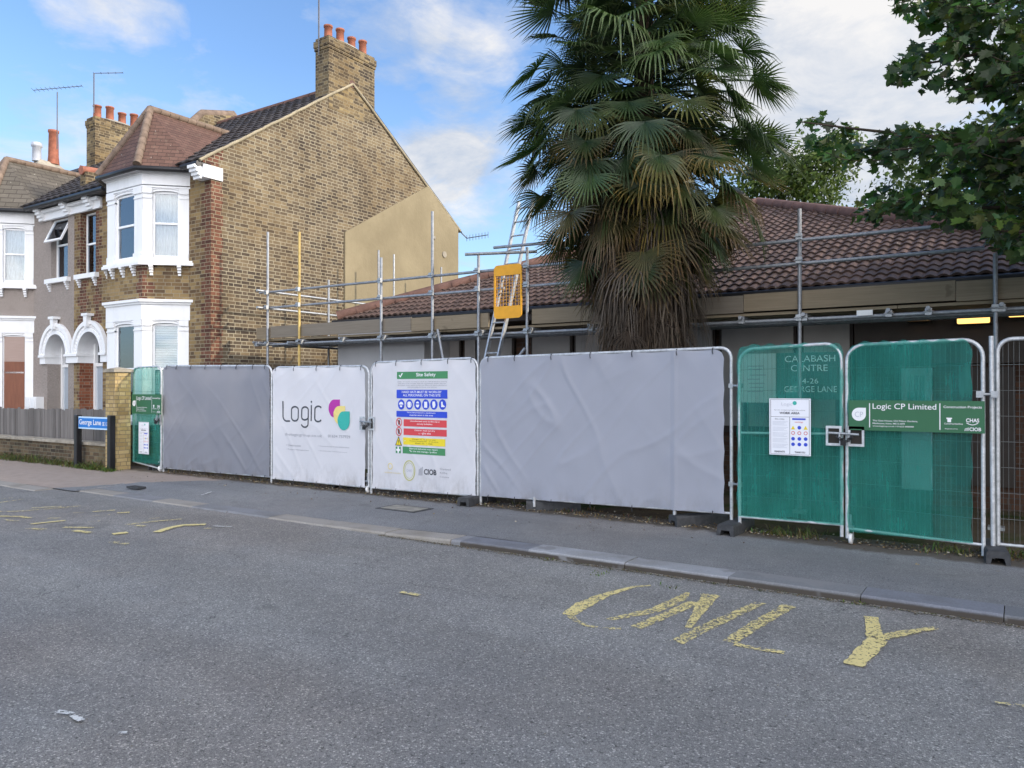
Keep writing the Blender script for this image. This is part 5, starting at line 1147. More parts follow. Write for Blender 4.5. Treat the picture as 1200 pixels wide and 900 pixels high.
hole = lambda u, v: not (((u - .83) / .17) ** 2 + ((v - .16) / .18) ** 2 < 1 and u < .97)
net(TB, FG1, x2 + .01, x3 - .09, .13, 2.035, 2, hole=None)
hole2 = lambda u, v: not ((u > .62 + .1 * math.sin(v * 9)) and v < .5 + .1 * math.sin(u * 7))
net(TB, FG1, x2 + .03, x3 - .42, .15, 2.02, 7, d=-.05)
x4, x5 = QX(154.5, y=8.40), QX(188, y=8.42)
TC = fence('netted_gate', FF, x4, x5, .14, .05, 1.98, 1.99, 'narrow green netted gate leaf between the brick pillar and the grey sheeting', 'gate', 'green netted gates', legs=.0, wheel=(x5 - .05,), r=.13)
net(TC, FF, x4, x5, .14, 1.97, 5)
b = MB(); b.grid(lambda u, v: FF(x4 + .02 + (x5 - x4 - .04) * u, -.055 + .02 * noise.noise(Vector((u * 3, v * 6, 8))), .1 + 1.25 * v), 16, 20); b.build('green_net', M['net'], TC)
# last bare mesh panel at right and its two posts
xr0 = QX(1169); TD = fence('site_fence', FF, xr0, xr0 + 3.4, .13, .13, 2.03, 2.05, 'bare wire mesh fence panel at the right edge of the picture', 'fence', FG, legs=.12, r=.12)
b = MB(); b.tube([(QX(1163.5), FY - .05, -.0), (QX(1163.5) - .01, FY - .04, 2.06)], .021, 8); solo(b, 'fence_post', M['frame'], 'square-cut steel post standing between the sign gate and the bare mesh panel', 'post')
b = MB(); p, q_ = (QX(1149), FY - .1, QZ(1150, 462)), (QX(1166), FY - .09, QZ(1166, 462)); b.tube([p, q_], .014, 6); b.box(Fr(p, (1, 0, 0), (0, -1, 0)), -.03, .03, -.02, .03, -.03, .03); b.box(Fr(q_, (1, 0, 0), (0, -1, 0)), -.03, .03, -.02, .03, -.03, .03); solo(b, 'fence_clip', M['galv'], 'steel clip joining the sign gate to the post at its right', 'clip')
for i, (py, lb) in enumerate(((452, 'upper steel clip joining the long lilac panel to the first green gate'), (567, 'lower steel clip joining the long lilac panel to the first green gate'))):
    b = MB(); p, q_ = Vector((QX(857), FY - .0, QZ(857, py))), Vector((QX(869), FY - .05, QZ(869, py))); b.tube([p, q_], .013, 6)
    for w_ in (p, q_): b.box(Fr(w_, (1, 0, 0), (0, -1, 0)), -.025, .025, -.022, .026, -.025, .025)
    solo(b, 'fence_clip', M['galv'], lb, 'clip')
# feet
def foot(x, y, rot, label, L_=.68, w=.19, h=.12):
    b = MB(); f = Fr((x, y, .0), (math.cos(rot), math.sin(rot), 0), (-math.sin(rot), math.cos(rot), 0))
    prof = [(-w / 2, 0), (-w / 2 + .004, h * .8), (-w / 2 + .018, h), (w / 2 - .018, h), (w / 2 - .004, h * .8), (w / 2, 0), (.06, 0), (.045, .06), (-.045, .06), (-.06, 0)]
    # split the arch-notched section into convex pieces
    for pc in ([prof[0], prof[1], prof[8], prof[9]][::-1], [prof[1], prof[2], prof[3], prof[4], prof[7], prof[8]][::-1], [prof[4], prof[5], prof[6], prof[7]][::-1]): b.prism(f, pc, -L_ / 2, L_ / 2)
    b2 = MB(); solo(b, 'rubber_block', M['rubber'], label, 'rubber block', 'rubber feet under the fence panels')
foot(QX(556), 8.50, R(3), 'rubber fence foot under the joint of the Site Safety gate and the long lilac panel')
foot(QX(640), 8.62, R(-58), 'rubber fence foot lying nearly along the long lilac panel, near its left end', .7)
foot(QX(812), 8.62, R(-38), 'rubber fence foot set askew under the right part of the long lilac panel')
foot(QX(863), 8.42, R(-2), 'rubber fence foot under the joint of the lilac panel and the first green gate')
foot(QX(1165), 8.45, R(6), 'rubber fence foot under the post at the right of the sign gate')
foot(QX(186) - .3, 8.8, R(0), 'rubber fence foot behind the narrow green gate near the pillar')
foot(QX(388), 8.86, R(8), 'rubber fence foot lying behind the bottom edge of the Logic gate')
for px_ in (627, 791): b = MB(); b.tube([(QX(px_), FY - .02, .05), (QX(px_), FY - .02, .17)], .02, 8); b.build('leg', M['frame'], T4)
# latch plates, chains
def latch(xa, z, y, label, cx):
    t = thing('gate_lock', (xa, y, z), label, 'gate lock'); f = Fr((xa, y, z), (1, 0, 0), (0, -1, 0))
    for s in (-1, 1):
        b = MB(); o0, o1 = sorted((s * .03, s * (.03 + cx))); b.box(f, o0, o1, 0, .01, .075, .1); b.box(f, o0, o1, 0, .01, -.1, -.075); b.box(f, o0, o0 + .022, 0, .01, -.075, .075); b.box(f, o1 - .022, o1, 0, .01, -.075, .075); b.build('latch_plate', M['frame'], t)
    for s in (-1, 1): b = MB(); o0, o1 = sorted((s * .052, s * (.008 + cx))); b.box(f, o0, o1, -.035, -.03, -.075, .075); b.build('latch_backing', simple('dark_backing', (.04, .035, .03), .8), t)
    b = MB(); b.tube([f(-cx, .03, .03), f(cx * .9, .03, .02)], .013, 8); b.tube([f(-cx * .3, .03, .03), f(-cx * .3, .06, -.02)], .008, 6); b.build('bolt', M['galv'], t)
    b = MB(); rc = random.Random(int(xa * 100))
    for i in range(14):
        a = i / 13; c = f(-.06 + .13 * a, .045 + .01 * math.sin(i), .0 - .05 * math.sin(a * 3.1)); e = Vector((rc.uniform(-1, 1), rc.uniform(-1, 1), rc.uniform(-1, 1))).normalized(); g = e.orthogonal().normalized()
        b.tube([c + (e * math.cos(t_) * .018 + g * math.sin(t_) * .011) for t_ in [2 * math.pi * j / 10 for j in range(10)]], .0045, 5, closed=True)
    b.build('chain', M['rubber'], t)
    b = MB(); b.box(f, -.03, .02, .05, .075, -.09, -.045); b.tube([f(-.02, .062, -.045), f(-.02, .062, -.02), f(.01, .062, -.02), f(.01, .062, -.045)], .005, 6); b.build('padlock', M['black'], t)
latch(QX(990, y=8.29), QZ(990, 511, 8.29), 8.29, 'steel latch plates and dark chain joining the two green gates', .15)
latch(QX(433), QZ(433, 496), 8.39, 'steel latch plates and chain joining the Logic gate to the Site Safety gate', .12)
latch(QX(189), QZ(189, 491), 8.39, 'small dark latch at the joint of narrow green gate and grey sheeting', .04)

# ------------------------------------------------------------------ signs on the gates
def company_sign(px0, px1, y, ztl, zbl, label, zq=None):
    fr = Fr((0, y, 0), (1, 0, 0), (0, -1, 0)); a0, a1 = QX(px0, y=y), QX(px1, y=y); Wd = a1 - a0; H = ztl - zbl
    t = thing('company_sign', (((a0 + a1) / 2), y, (ztl + zbl) / 2), label, 'sign', 'green company signs on the gates'); S = surf_of(fr)
    b = MB(); b.box(fr, a0, a1, -.006, 0, zbl, ztl); b.build('board', M['signgreen'], t)
    X = lambda f: a0 + Wd * f; Z = lambda f: ztl - H * f
    b = MB(); put_rect(b, S, X(.163), X(.170), Z(.9), Z(.1), .002, 1); b.build('divider', INK['white'], t); b = MB(); put_rect(b, S, X(.686), X(.693), Z(.92), Z(.08), .002, 1); b.build('divider', INK['white'], t)
    b = MB(); r = Wd * .056; cx, cz = X(.082), Z(.47); put_poly(b, S, [(cx + r, cz + r)] + [(cx + r * math.cos(R(a)), cz + r * math.sin(R(a))) for a in range(90, 361, 12)], .002); d_ = b.build('drop_emblem', INK['white'], t)
    b = MB(); put_text(b, S, 'CP', cx - r * .55, cx + r * .6, cz - r * .4, cz + r * .4, -.005); b.build('drop_lettering', INK['fade'], d_)
    b = MB(); put_text(b, S, 'Logic CP Limited', X(.19), X(.664), Z(.34), Z(.1), .004); b.build('name_lettering', INK['white'], t)
    b = MB()
    for i, s_ in enumerate(('The Gate House, Old Palace Gardens,', 'Maidstone, Kent, ME15 6YE', 'www.logiccp.co.uk / 01622 606060')): put_text(b, S, s_, X(.19), X((.53, .435, .50)[i]), Z(.70 + i * .09), Z(.64 + i * .09), .006)
    b.build('address_lettering', INK['white'], t)
    b = MB(); put_text(b, S, 'Construction Projects', X(.715), X(.98), Z(.25), Z(.15), .01); b.build('heading_lettering', INK['white'], t); b = MB(); put_text(b, S, 'Constructionline', X(.72), X(.85), Z(.74), Z(.69), .008); put_rect(b, S, X(.735), X(.775), Z(.57), Z(.53), .002, 1); put_rect(b, S, X(.742), X(.768), Z(.67), Z(.57), .002, 1)
    b.build('accreditation_lettering', INK['white'], t); b = MB(); put_text(b, S, 'CHAS', X(.872), X(.962), Z(.66), Z(.54), .02); put_stroke(b, S, [(X(.875 + .08 * i / 8), Z(.68 + .06 * math.sin(math.pi * i / 8))) for i in range(9)], .006); put_text(b, S, 'Registered by', X(.725), X(.815), Z(.9), Z(.86), .004); put_text(b, S, 'CIOB', X(.895), X(.975), Z(.93), Z(.82), .02)
    for i in range(4): put_stroke(b, S, [(X(.862 + .008 * i), Z(.93)), (X(.868 + .008 * i), Z(.85 - .01 * i))], .004)
    b.build('accreditation_lettering', INK['white'], t)
z1 = QZ(1075, 469.5, 8.28); z0 = QZ(1075, 506, 8.28); company_sign(994.3, 1154, 8.28, z1, z0, 'dark green Logic CP Limited sign on the wide green gate at right')
company_sign(154.5, 189, 8.33, QZ(170, 462, 8.38), QZ(170, 485, 8.38), 'foreshortened dark green company sign on the narrow gate by the brick pillar')
def notice(px0, px1, py0, py1, y, label, wide):
    fr = Fr((0, y, 0), (1, 0, 0), (0, -1, 0)); a0, a1 = QX(px0, y=y), QX(px1, y=y); pm = (px0 + px1) / 2; z1, z0 = QZ(pm, py0, y), QZ(pm, py1, y); S = surf_of(fr); Wd, H = a1 - a0, z1 - z0
    X = lambda f: a0 + Wd * f; Z = lambda f: z1 - H * f
    t = thing('site_notice', ((a0 + a1) / 2, y, (z0 + z1) / 2), label, 'notice', 'white work area notices'); b = MB(); b.box(fr, a0, a1, -.004, 0, z0, z1); b.build('board', M['paper'], t)
    b = MB()
    lw = .0035
    for xa, xb, za, zb in ((.03, .97, .015, .02), (.03, .97, .32, .325), (.03, .97, .98, .985), (.03, .04, .015, .985), (.96, .97, .015, .985), (.495, .505, .325, .985)): put_rect(b, S, X(xa), X(xb), Z(zb), Z(za), .0015, 1)
    put_text(b, S, 'WORK AREA', X(.25), X(.74), Z(.275), Z(.235), .02); put_text(b, S, 'Site rules - all visitors must report before entering', X(.13), X(.87), Z(.215), Z(.195), .0); put_text(b, S, 'Site rules', X(.14), X(.37), Z(.375), Z(.35), .0)
    put_text(b, S, 'PLEASE NOTE', X(.13), X(.38), Z(.955), Z(.925), .03); put_text(b, S, 'THANK YOU', X(.62), X(.87), Z(.955), Z(.925), .03); b.build('black_lettering', INK['dark'], t)
    b = MB(); put_text(b, S, 'Logic', X(.3), X(.56), Z(.14), Z(.07), -.01)
    for i in range(24):
        if i % 5 == 4: continue
        za = .41 + i * .02; xe = .46 - .12 * ((i * 37) % 5) / 5; put_stroke(b, S, [(X(.08), Z(za)), (X(xe), Z(za))], .003, .0015)
    b.build('grey_lettering', INK['fade'], t)
    b = MB(); put_poly(b, S, circ((X(.62), Z(.08)), Wd * .05), .002); b.build('drop_logo', INK['teal'], t)
    b = MB(); put_rect(b, S, X(.56), X(.88), Z(.375), Z(.345), .0015, 1)
    for r_, c_ in ((0, 1), (2, 0), (2, 1), (2, 2), (3, 0), (3, 1), (3, 2)): put_poly(b, S, circ((X(.58 + .15 * c_), Z(.51 + .095 * r_ * 1.03)), Wd * .045), .0015)
    b.build('blue_symbol', INK['blue'], t)
    b = MB()
    for c_ in (0, 2): x = X(.58 + .15 * c_); z = Z(.51); s_ = Wd * .05; put_poly(b, S, [(x - s_, z - s_ * .9), (x + s_, z - s_ * .9), (x, z + s_)], .0015)
    b.build('yellow_symbol', INK['yellow'], t); b = MB()
    for c_ in range(3): put_ring(b, S, (X(.58 + .15 * c_), Z(.605)), Wd * .045, Wd * .014, lift=.0015)
    put_text(b, S, 'warnings', X(.62), X(.82), Z(.43), Z(.4)); b.build('red_symbol', INK['red'], t)
notice(901.5, 950, 467, 533.5, 8.28, 'white WORK AREA notice with coloured symbols on the left-hand green gate', True)
notice(162.5, 174.5, 494.5, 532, 8.33, 'narrow white notice low on the green gate beside the brick pillar', False)
# street name sign
pr, pl_ = PD(131, 552, 14.5), PD(91, 548, 15.3)
yS = 7.98; xr_, xl_ = QX(130.5, y=yS), QX(91.5, y=yS); t = thing('street_sign', ((xr_ + xl_) / 2, yS, 0), 'blue George Lane street nameplate between two stubby black posts', 'street sign'); fr = Fr((0, yS, 0), (1, 0, 0), (0, -1, 0))
for a, h in ((xl_, QZ(91, 486, yS)), (xr_, QZ(131, 487, yS))): b = MB(); b.box(fr, a - .055, a + .055, -.055, .055, -.05, h); b.build('post', M['black'], t, .012)
zt, zb = QZ(110, 488.5, yS), QZ(110, 503, yS); ed = flat('pale_blue_edge', (.5, .68, .85)); b = MB(); b.box(fr, xl_ + .056, xr_ - .056, -.0, .02, zb, zt); b.build('nameplate_edge', ed, t)
b = MB(); b.box(fr, xl_ + .07, xr_ - .056, .02, .023, zb + .028, zt - .028); b.build('nameplate', M['signblue'], t)
S = surf_of(fr, .023); Wd = xr_ - xl_; b = MB(); H = zt - zb; put_text(b, S, 'George Lane', xl_ + .10, xl_ + Wd * .74, zb + H * .22, zb + H * .78, .012); put_text(b, S, 'SE 13', xl_ + Wd * .78, xr_ - .085, zb + H * .32, zb + H * .62, .012); b.build('lettering', INK['white'], t)
# ------------------------------------------------------------------ palm
rp = random.Random(21)
PX, PYY = -4.15, 9.40
PALM = thing('fan_palm', (PX, PYY, 0), 'tall fan palm with a thick grey skirt of dead fronds behind the lilac fence sheeting', 'palm tree')
b = MB(); b.tube([(PX, PYY, -.1), (PX + .02, PYY, 2), (PX - .02, PYY + .02, 4.5), (PX, PYY, 6.9)], [.2, .17, .15, .11], 14); b.build('trunk', M['fibre'], PALM)
def frond(b, o, d, Lp, Rf, nb, spread, droop, c_in, c_tip, fold=.35, seg=5, ragged=.1, fuse=.42, hang=1.0):
    """petiole from o along d, then a fan of folded blades"""
    d = d.normalized(); side = d.cross(UP); side = side.normalized() if side.length > .05 else Vector((1, 0, 0)); nrm = side.cross(d).normalized()
    side = (side + nrm * rp.uniform(-.6, .6)).normalized(); nrm = side.cross(d).normalized()
    sag = Vector((0, 0, -.10 * Lp * max(0, 1 - abs(d.z)))); e = o + d * Lp + sag
    b.tube([o, o + d * Lp * .5 + sag * .3, e], [.012, .010, .007], 4, col=tuple(x * .9 for x in c_in), cap=False)
    d = (d + Vector((rp.uniform(-.25, .25), rp.uniform(-.25, .25), -rp.uniform(.1, 1.0) * hang))).normalized(); side = (side - d * side.dot(d)).normalized(); nrm = side.cross(d).normalized()
    dth = spread * 2 / nb
    for i in range(nb):
        th = -spread + dth * (i + .5) + rp.uniform(-.1, .1) * dth; L_ = Rf * (1 - .28 * (abs(th) / 2.3) ** 1.5) * rp.uniform(1 - ragged, 1 + ragged * .4)
        bd = d * math.cos(th) + side * math.sin(th); bs = side * math.cos(th) - d * math.sin(th); cup = fold * math.sin(abs(th)) * .35
        pts = []; vv = []; dr = droop * rp.uniform(.7, 1.25); g0 = rp.uniform(.5, .68); kink = rp.random() < .12
        for s in range(seg + 1):
            t_ = s / seg; rr = L_ * t_
            hw = min(rr * math.tan(dth / 2) * 1.02, L_ * fuse * math.tan(dth / 2)) * (1 if t_ < fuse else max(.04, 1 - ((t_ - fuse) / (1 - fuse)) ** 1.6))
            hw = max(hw, .0012)
            p = e + bd * rr + nrm * cup * rr; fall = max(0, t_ - g0); 
            p = p + Vector((0, 0, -1)) * (dr * L_ * (fall ** 1.4) * (2.6 if kink else 1.7) + dr * .12 * L_ * t_ * t_) - bd * (fall ** 1.6) * L_ * dr * .55
            vv += [p - bs * hw, p - nrm * hw * .7, p + bs * hw]
        for s in range(seg):
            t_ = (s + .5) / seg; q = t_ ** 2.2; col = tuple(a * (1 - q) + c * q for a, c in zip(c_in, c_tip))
            k_ = len(b.v) ; a = s * 3
            b.raw([vv[a], vv[a + 1], vv[a + 2], vv[a + 3], vv[a + 4], vv[a + 5]], [(0, 1, 4, 3), (1, 2, 5, 4)], col=col)
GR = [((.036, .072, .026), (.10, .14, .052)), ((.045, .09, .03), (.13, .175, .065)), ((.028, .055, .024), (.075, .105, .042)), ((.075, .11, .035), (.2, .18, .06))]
b = MB(); NG = 470; ga = 2.39996
for i in range(NG):
    f = (i + .5) / NG            # 0 bottom .. 1 top
    az = i * ga + rp.uniform(-.2, .2); el = R(-56 + 118 * f ** 1.1 + rp.uniform(-22, 22)); z = 3.85 + 3.2 * f
    d = Vector((math.cos(az) * math.cos(el), math.sin(az) * math.cos(el), math.sin(el))); o = Vector((PX, PYY, z)) + Vector((math.cos(az), math.sin(az), 0)) * .15
    ci, ct = GR[rp.randrange(4) if rp.random() < .35 else rp.randrange(3)]
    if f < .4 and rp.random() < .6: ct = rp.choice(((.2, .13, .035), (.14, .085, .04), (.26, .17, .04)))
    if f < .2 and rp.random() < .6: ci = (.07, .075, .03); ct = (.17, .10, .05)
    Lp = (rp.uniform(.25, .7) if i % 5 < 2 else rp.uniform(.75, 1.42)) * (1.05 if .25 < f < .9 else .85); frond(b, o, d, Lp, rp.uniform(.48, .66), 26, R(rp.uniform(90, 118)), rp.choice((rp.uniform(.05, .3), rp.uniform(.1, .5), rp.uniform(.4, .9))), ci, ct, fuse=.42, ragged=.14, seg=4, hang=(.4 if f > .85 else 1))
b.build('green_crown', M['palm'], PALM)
b = MB(); ND = 190
for i in range(ND):
    f = (i + .5) / ND; az = i * ga + rp.uniform(-.3, .3); z = 2.1 + 2.2 * f; out = 0
    el = R(rp.uniform(-84, -58) + 16 * f); d = Vector((math.cos(az) * math.cos(el), math.sin(az) * math.cos(el), math.sin(el))); o = Vector((PX, PYY, z + .35)) + Vector((math.cos(az), math.sin(az), 0)) * .17
    tone = rp.uniform(.6, 1.25); br = rp.choice(((.095, .078, .064), (.16, .135, .115), (.06, .046, .036), (.12, .09, .065))); c = tuple(x * tone for x in br)
    e0 = len(b.v); frond(b, o, d, rp.uniform(.45, .8), rp.uniform(.45, .68), 15, R(rp.uniform(35, 75)), rp.uniform(.9, 1.6), c, tuple(x * 1.2 for x in c), seg=4, ragged=.3, fuse=.3)
for i in range(900):         # loose threads and torn blades hanging in the skirt
    az = rp.uniform(0, 6.28); r = rp.uniform(.3, .78); z = rp.uniform(1.7, 3.7); r *= .75 + .25 * (z - 1.7) / 2; p = Vector((PX + r * math.cos(az), PYY + r * math.sin(az), z)); L_ = rp.uniform(.3, .6); t_ = rp.uniform(.5, 1.4); c = tuple(x * t_ for x in (.14, .115, .09))
    sw = Vector((rp.uniform(-.12, .12), rp.uniform(-.12, .12), -1)); w_ = rp.uniform(.003, .008); s = Vector((-math.sin(az + rp.uniform(-1, 1)), math.cos(az), 0)); q = p + sw * L_ * .5 + Vector((rp.uniform(-.03, .03), rp.uniform(-.03, .03), 0)); e = p + sw * L_
    b.raw([p - s * w_, p + s * w_, q - s * w_, q + s * w_, e], [(0, 1, 3, 2), (2, 3, 4)], col=c)
b.build('dead_frond_skirt', M['dead'], PALM)

# ------------------------------------------------------------------ sycamore overhanging from the right
rs = random.Random(5)
def inpoly(x, y, P_):
    c = False; j = len(P_) - 1
    for i in range(len(P_)):
        if (P_[i][1] > y) != (P_[j][1] > y) and x < (P_[j][0] - P_[i][0]) * (y - P_[i][1]) / (P_[j][1] - P_[i][1]) + P_[i][0]: c = not c
        j = i
    return c
LEAF = [(0, 0), (.10, .02), (.30, -.06), (.26, .10), (.52, .14), (.40, .27), (.60, .48), (.38, .50), (.36, .62), (.20, .60), (.14, .80), (0, 1.0)]
LEAF = LEAF + [(-x, y) for x, y in LEAF[1:-1]][::-1]
def leaf(b, p, size, tip, nrm, col):
    tip = tip.normalized(); s = nrm.cross(tip); s = s.normalized() if s.length > .01 else tip.orthogonal(); n_ = tip.cross(s).normalized() if False else s.cross(tip).normalized()
    cur = rs.uniform(.05, .3); V = [p + tip * .4 * size - n_ * .0]
    for x, y in LEAF: V.append(p + (s * x + tip * y - n_ * (cur * x * x * 1.6 + cur * .5 * y * y)) * size)
    m = len(LEAF); b.raw(V, [(0, i + 1, (i + 1) % m + 1) for i in range(m)], col=col)
UPPER = [(1047, -60), (1046, 28), (1060, 22), (1078, 42), (1046, 64), (1042, 88), (1058, 96), (1088, 92), (1072, 104), (1110, 104), (1126, 120), (1150, 112), (1170, 110), (1186, 120), (1215, 112), (1500, 100), (1500, -60)]
LOWER = [(929, 136), (962, 134), (985, 146), (1012, 143), (1042, 154), (1080, 148), (1118, 150), (1150, 142), (1180, 126), (1215, 110), (1500, 95), (1500, 320), (1200, 300), (1162, 292), (1155, 262), (1105, 266), (1060, 248), (1030, 262), (1000, 256), (1000, 236), (1024, 222), (1040, 208), (1008, 190), (972, 206), (970, 188), (945, 166), (950, 150)]
tree = thing('sycamore_tree', (5.2, 8.6, 0), 'dark-leaved sycamore whose branches overhang the picture from the right edge', 'tree')
b = MB(); tr0 = Vector((5.2, 8.6, -.1)); b.tube([tr0, tr0 + Vector((-.1, 0, 1.5)), tr0 + Vector((-.2, -.1, 3.2)), tr0 + Vector((0, -.2, 6)), tr0 + Vector((.2, 0, 9))], [.32, .26, .22, .15, .05], 14); b.build('trunk', M['bark'], tree)
def bez(p, q, r_, n=10): return [p * (1 - t_) ** 2 + q * 2 * t_ * (1 - t_) + r_ * t_ * t_ for t_ in [i / n for i in range(n + 1)]]
limbs = []
def limb(pa, pb, pc, r0, r1):
    P_ = bez(pa, pb, pc, 14); limbs.append(P_); b_ = MB(); b_.tube(P_, [r0 + (r1 - r0) * i / 14 for i in range(15)], 7); return b_.build('branch', M['bark'], tree)
A0 = Vector((5.0, 8.55, 3.0)); 
limb(A0, PD(1350, 200, 7.3), PD(938, 142, 7.6), .08, .006); limb(A0 + UP * .4, PD(1330, 150, 7.0), PD(1050, 175, 7.0), .07, .008); limb(A0 + UP * .2, PD(1300, 260, 7.6), PD(1010, 240, 8.0), .06, .006); limb(A0, PD(1350, 280, 6.8), PD(1160, 270, 7.0), .06, .01)
limb(A0 + UP * 2, PD(1350, 30, 7.4), PD(1050, 80, 7.6), .07, .006); limb(A0 + UP * 2.2, PD(1300, -60, 7.0), PD(1090, 10, 7.2), .07, .008); limb(A0 + UP * 1.4, PD(1350, 70, 6.8), PD(1130, 105, 7.0), .06, .008)
for i in range(8): a = rs.uniform(-1.2, 2.2); limb(Vector((5.1, 8.5, 3.5 + i * .6)), Vector((5.1 + 1.5 * math.cos(a), 8.5 + 1.5 * math.sin(a), 4.5 + i * .6)), Vector((5.1 + 3 * math.cos(a), 8.5 + 3 * math.sin(a), 4.6 + i * .65)), .07, .02)
b = MB(); LC = [(.055, .105, .034), (.042, .082, .03), (.07, .13, .038), (.035, .065, .03), (.10, .15, .04)]
twg = MB()
def sprig(c, n, spread):
    ax = Vector((rs.uniform(-1, .3), rs.uniform(-.8, .5), rs.uniform(-.5, .3))).normalized()
    if okpt(c + ax * spread * 1.3) and okpt(c - ax * spread * 1.3): twg.tube([c - ax * spread, c + Vector((0, 0, -.02)), c + ax * spread], .004, 4, cap=False, col=(.06, .05, .03))
    for i in range(n):
        p = c + ax * rs.uniform(-spread, spread) + Vector((rs.gauss(0, .05), rs.gauss(0, .06), rs.gauss(0, .05))); yield p
def add_leaf(p, chk=True):
    sz = rs.uniform(.065, .145)
    tip = Vector((rs.uniform(-1, .5), rs.uniform(-.8, .4), rs.uniform(-1.1, .15))); nrm = Vector((rs.uniform(-.7, .7), rs.uniform(-.9, .4), rs.uniform(.2, 1))).normalized()
    leaf(b, p, sz, tip, nrm, tuple(x * rs.uniform(.75, 1.25) for x in rs.choice(LC)))
def okpt(p):
    q = proj(p)
    if q is None: return True
    x, y = q
    if x < 1212 and -12 < y < 912: return inpoly(x, y, UPPER) or inpoly(x, y, LOWER)
    if x < 1260 and y > 330: return False
    if x < 1040: return False
    return True
cnt = 0; tries = 0
while cnt < 540 and tries < 20000:
    tries += 1
    x, y = rs.uniform(925, 1290), rs.uniform(-60, 310)
    P_ = UPPER if inpoly(x, y, UPPER) else (LOWER if inpoly(x, y, LOWER) else None)
    if P_ is None: continue
    dens = .45 + .55 * min(1, max(0, (x - 980) / 150)); 
    if rs.random() > dens: continue
    if y < 110 and rs.random() < .25: continue
    c = PD(x, y, rs.uniform(6.6, 8.8)); cnt += 1
    for p in sprig(c, 9, .16):
        if okpt(p): add_leaf(p)
for P_ in limbs[:7]:
    for i in range(3, 15):
        for r_ in range(3):
            for p in sprig(P_[i] + Vector((rs.gauss(0, .1), rs.gauss(0, .12), rs.gauss(0, .1))), 7, .14):
                if okpt(p): add_leaf(p)
cnt = 0
while cnt < 420:                # rest of the crown, outside the picture
    v = Vector((rs.gauss(0, 1), rs.gauss(0, 1), rs.gauss(0, 1))).normalized() * rs.uniform(.55, 1) ** .5; c = Vector((5.0 + v.x * 3.6, 8.4 + v.y * 3.6, 6.4 + v.z * 3.4)); cnt += 1
    q = proj(c)
    if q and q[0] < 1290 and q[1] > -80: continue
    for p in sprig(c, 8, .25):
        if okpt(p): add_leaf(p)
b.build('crown', M['syc'], tree); twg.build('twigs', M['bark'], tree)

# ------------------------------------------------------------------ background trees
def bgtree(cx, cy, zt, rad, label, cat, seed, cols, n=5200, lz=.22, low=2.0, trunk_r=.22, sz=1.0):
    r_ = random.Random(seed); t = thing('tree', (cx, cy, 0), label, cat, 'trees behind the building')
    b = MB(); b.tube([(cx, cy, -.1), (cx + .1, cy, zt * .4), (cx, cy + .1, zt * .8)], [trunk_r, trunk_r * .7, .05], 9); b.build('trunk', M['bark'], t)
    b = MB(); lob = []
    for i in range(16):
        a = r_.uniform(0, 6.28); rr = r_.uniform(.1, .72) * rad; z = low + (zt - low) * r_.uniform(.2, .93); sc = r_.uniform(.28, .5) * rad * (1.15 - .4 * (z / zt)); z = min(z, zt - sc * .8); lob.append((Vector((cx + rr * math.cos(a), cy + rr * math.sin(a), z)), sc, r_.uniform(.75, 1.3)))
    lob.append((Vector((cx, cy, zt - rad * .42)), rad * .45, 1.1))
    for i in range(n):
        c, sc, tn = lob[r_.randrange(len(lob))]; v = Vector((r_.gauss(0, 1), r_.gauss(0, 1), r_.gauss(0, 1))).normalized(); p = c + v * sc * r_.uniform(.6, 1.06) * (1 + .25 * noise.noise(v * 2.3 + c))
        s = lz * r_.uniform(.5, 1.2); u = (v.orthogonal().normalized() + Vector((r_.uniform(-1, 1), r_.uniform(-1, 1), r_.uniform(-1, 1)))).normalized(); w = u.cross(v + Vector((r_.uniform(-.6, .6), r_.uniform(-.6, .6), r_.uniform(-.6, .6)))).normalized()
        cc = r_.choice(cols); k_ = tn * r_.uniform(.75, 1.25); cc = tuple(x * k_ for x in cc)
        b.raw([p - u * s * .5, p + w * s * .28, p + u * s * .5, p - w * s * .28], [(0, 1, 2, 3)], col=cc)
    b.build('crown', M['bgleaf'], t); return t
G1 = [(.075, .115, .025), (.06, .095, .024), (.10, .135, .035), (.045, .075, .024)]; G2 = [(.06, .09, .03), (.045, .075, .028), (.08, .11, .035)]
c = PY(912, 300, 27); bgtree(c.x, 27, 10.3, 3.3, 'sunlit light green tree rising over the roof peak right of the palm', 'tree', 3, G1, 15000, .18)
c = PY(1115, 300, 24); bgtree(c.x, 24, 8.2, 2.8, 'green tree above the sloping hip of the brown roof, half hidden by the sycamore', 'tree', 4, G2, 9000, .18)
c = PY(1240, 300, 22); bgtree(c.x, 22, 8.2, 3.0, 'tree at the right edge behind the sycamore leaves', 'tree', 8, G2, 6000, .22)
# unseen trees added past the picture's right edge to keep sun off the road
for i, (x, y, h, r) in enumerate(((13.5, 8.5, 10.5, 4.6), (15.5, 14.5, 11.5, 4.8), (12.5, 2.5, 9.5, 4.4), (19, -2.5, 10.5, 5.0), (21, 5, 12, 5.0), (8.5, 14.5, 8.0, 3.2))):
    bgtree(x, y, h, r, 'big unseen tree added beyond the right edge of the picture to shade the road', 'tree', 30 + i, G2, 4200, .7, low=.8, trunk_r=.35)

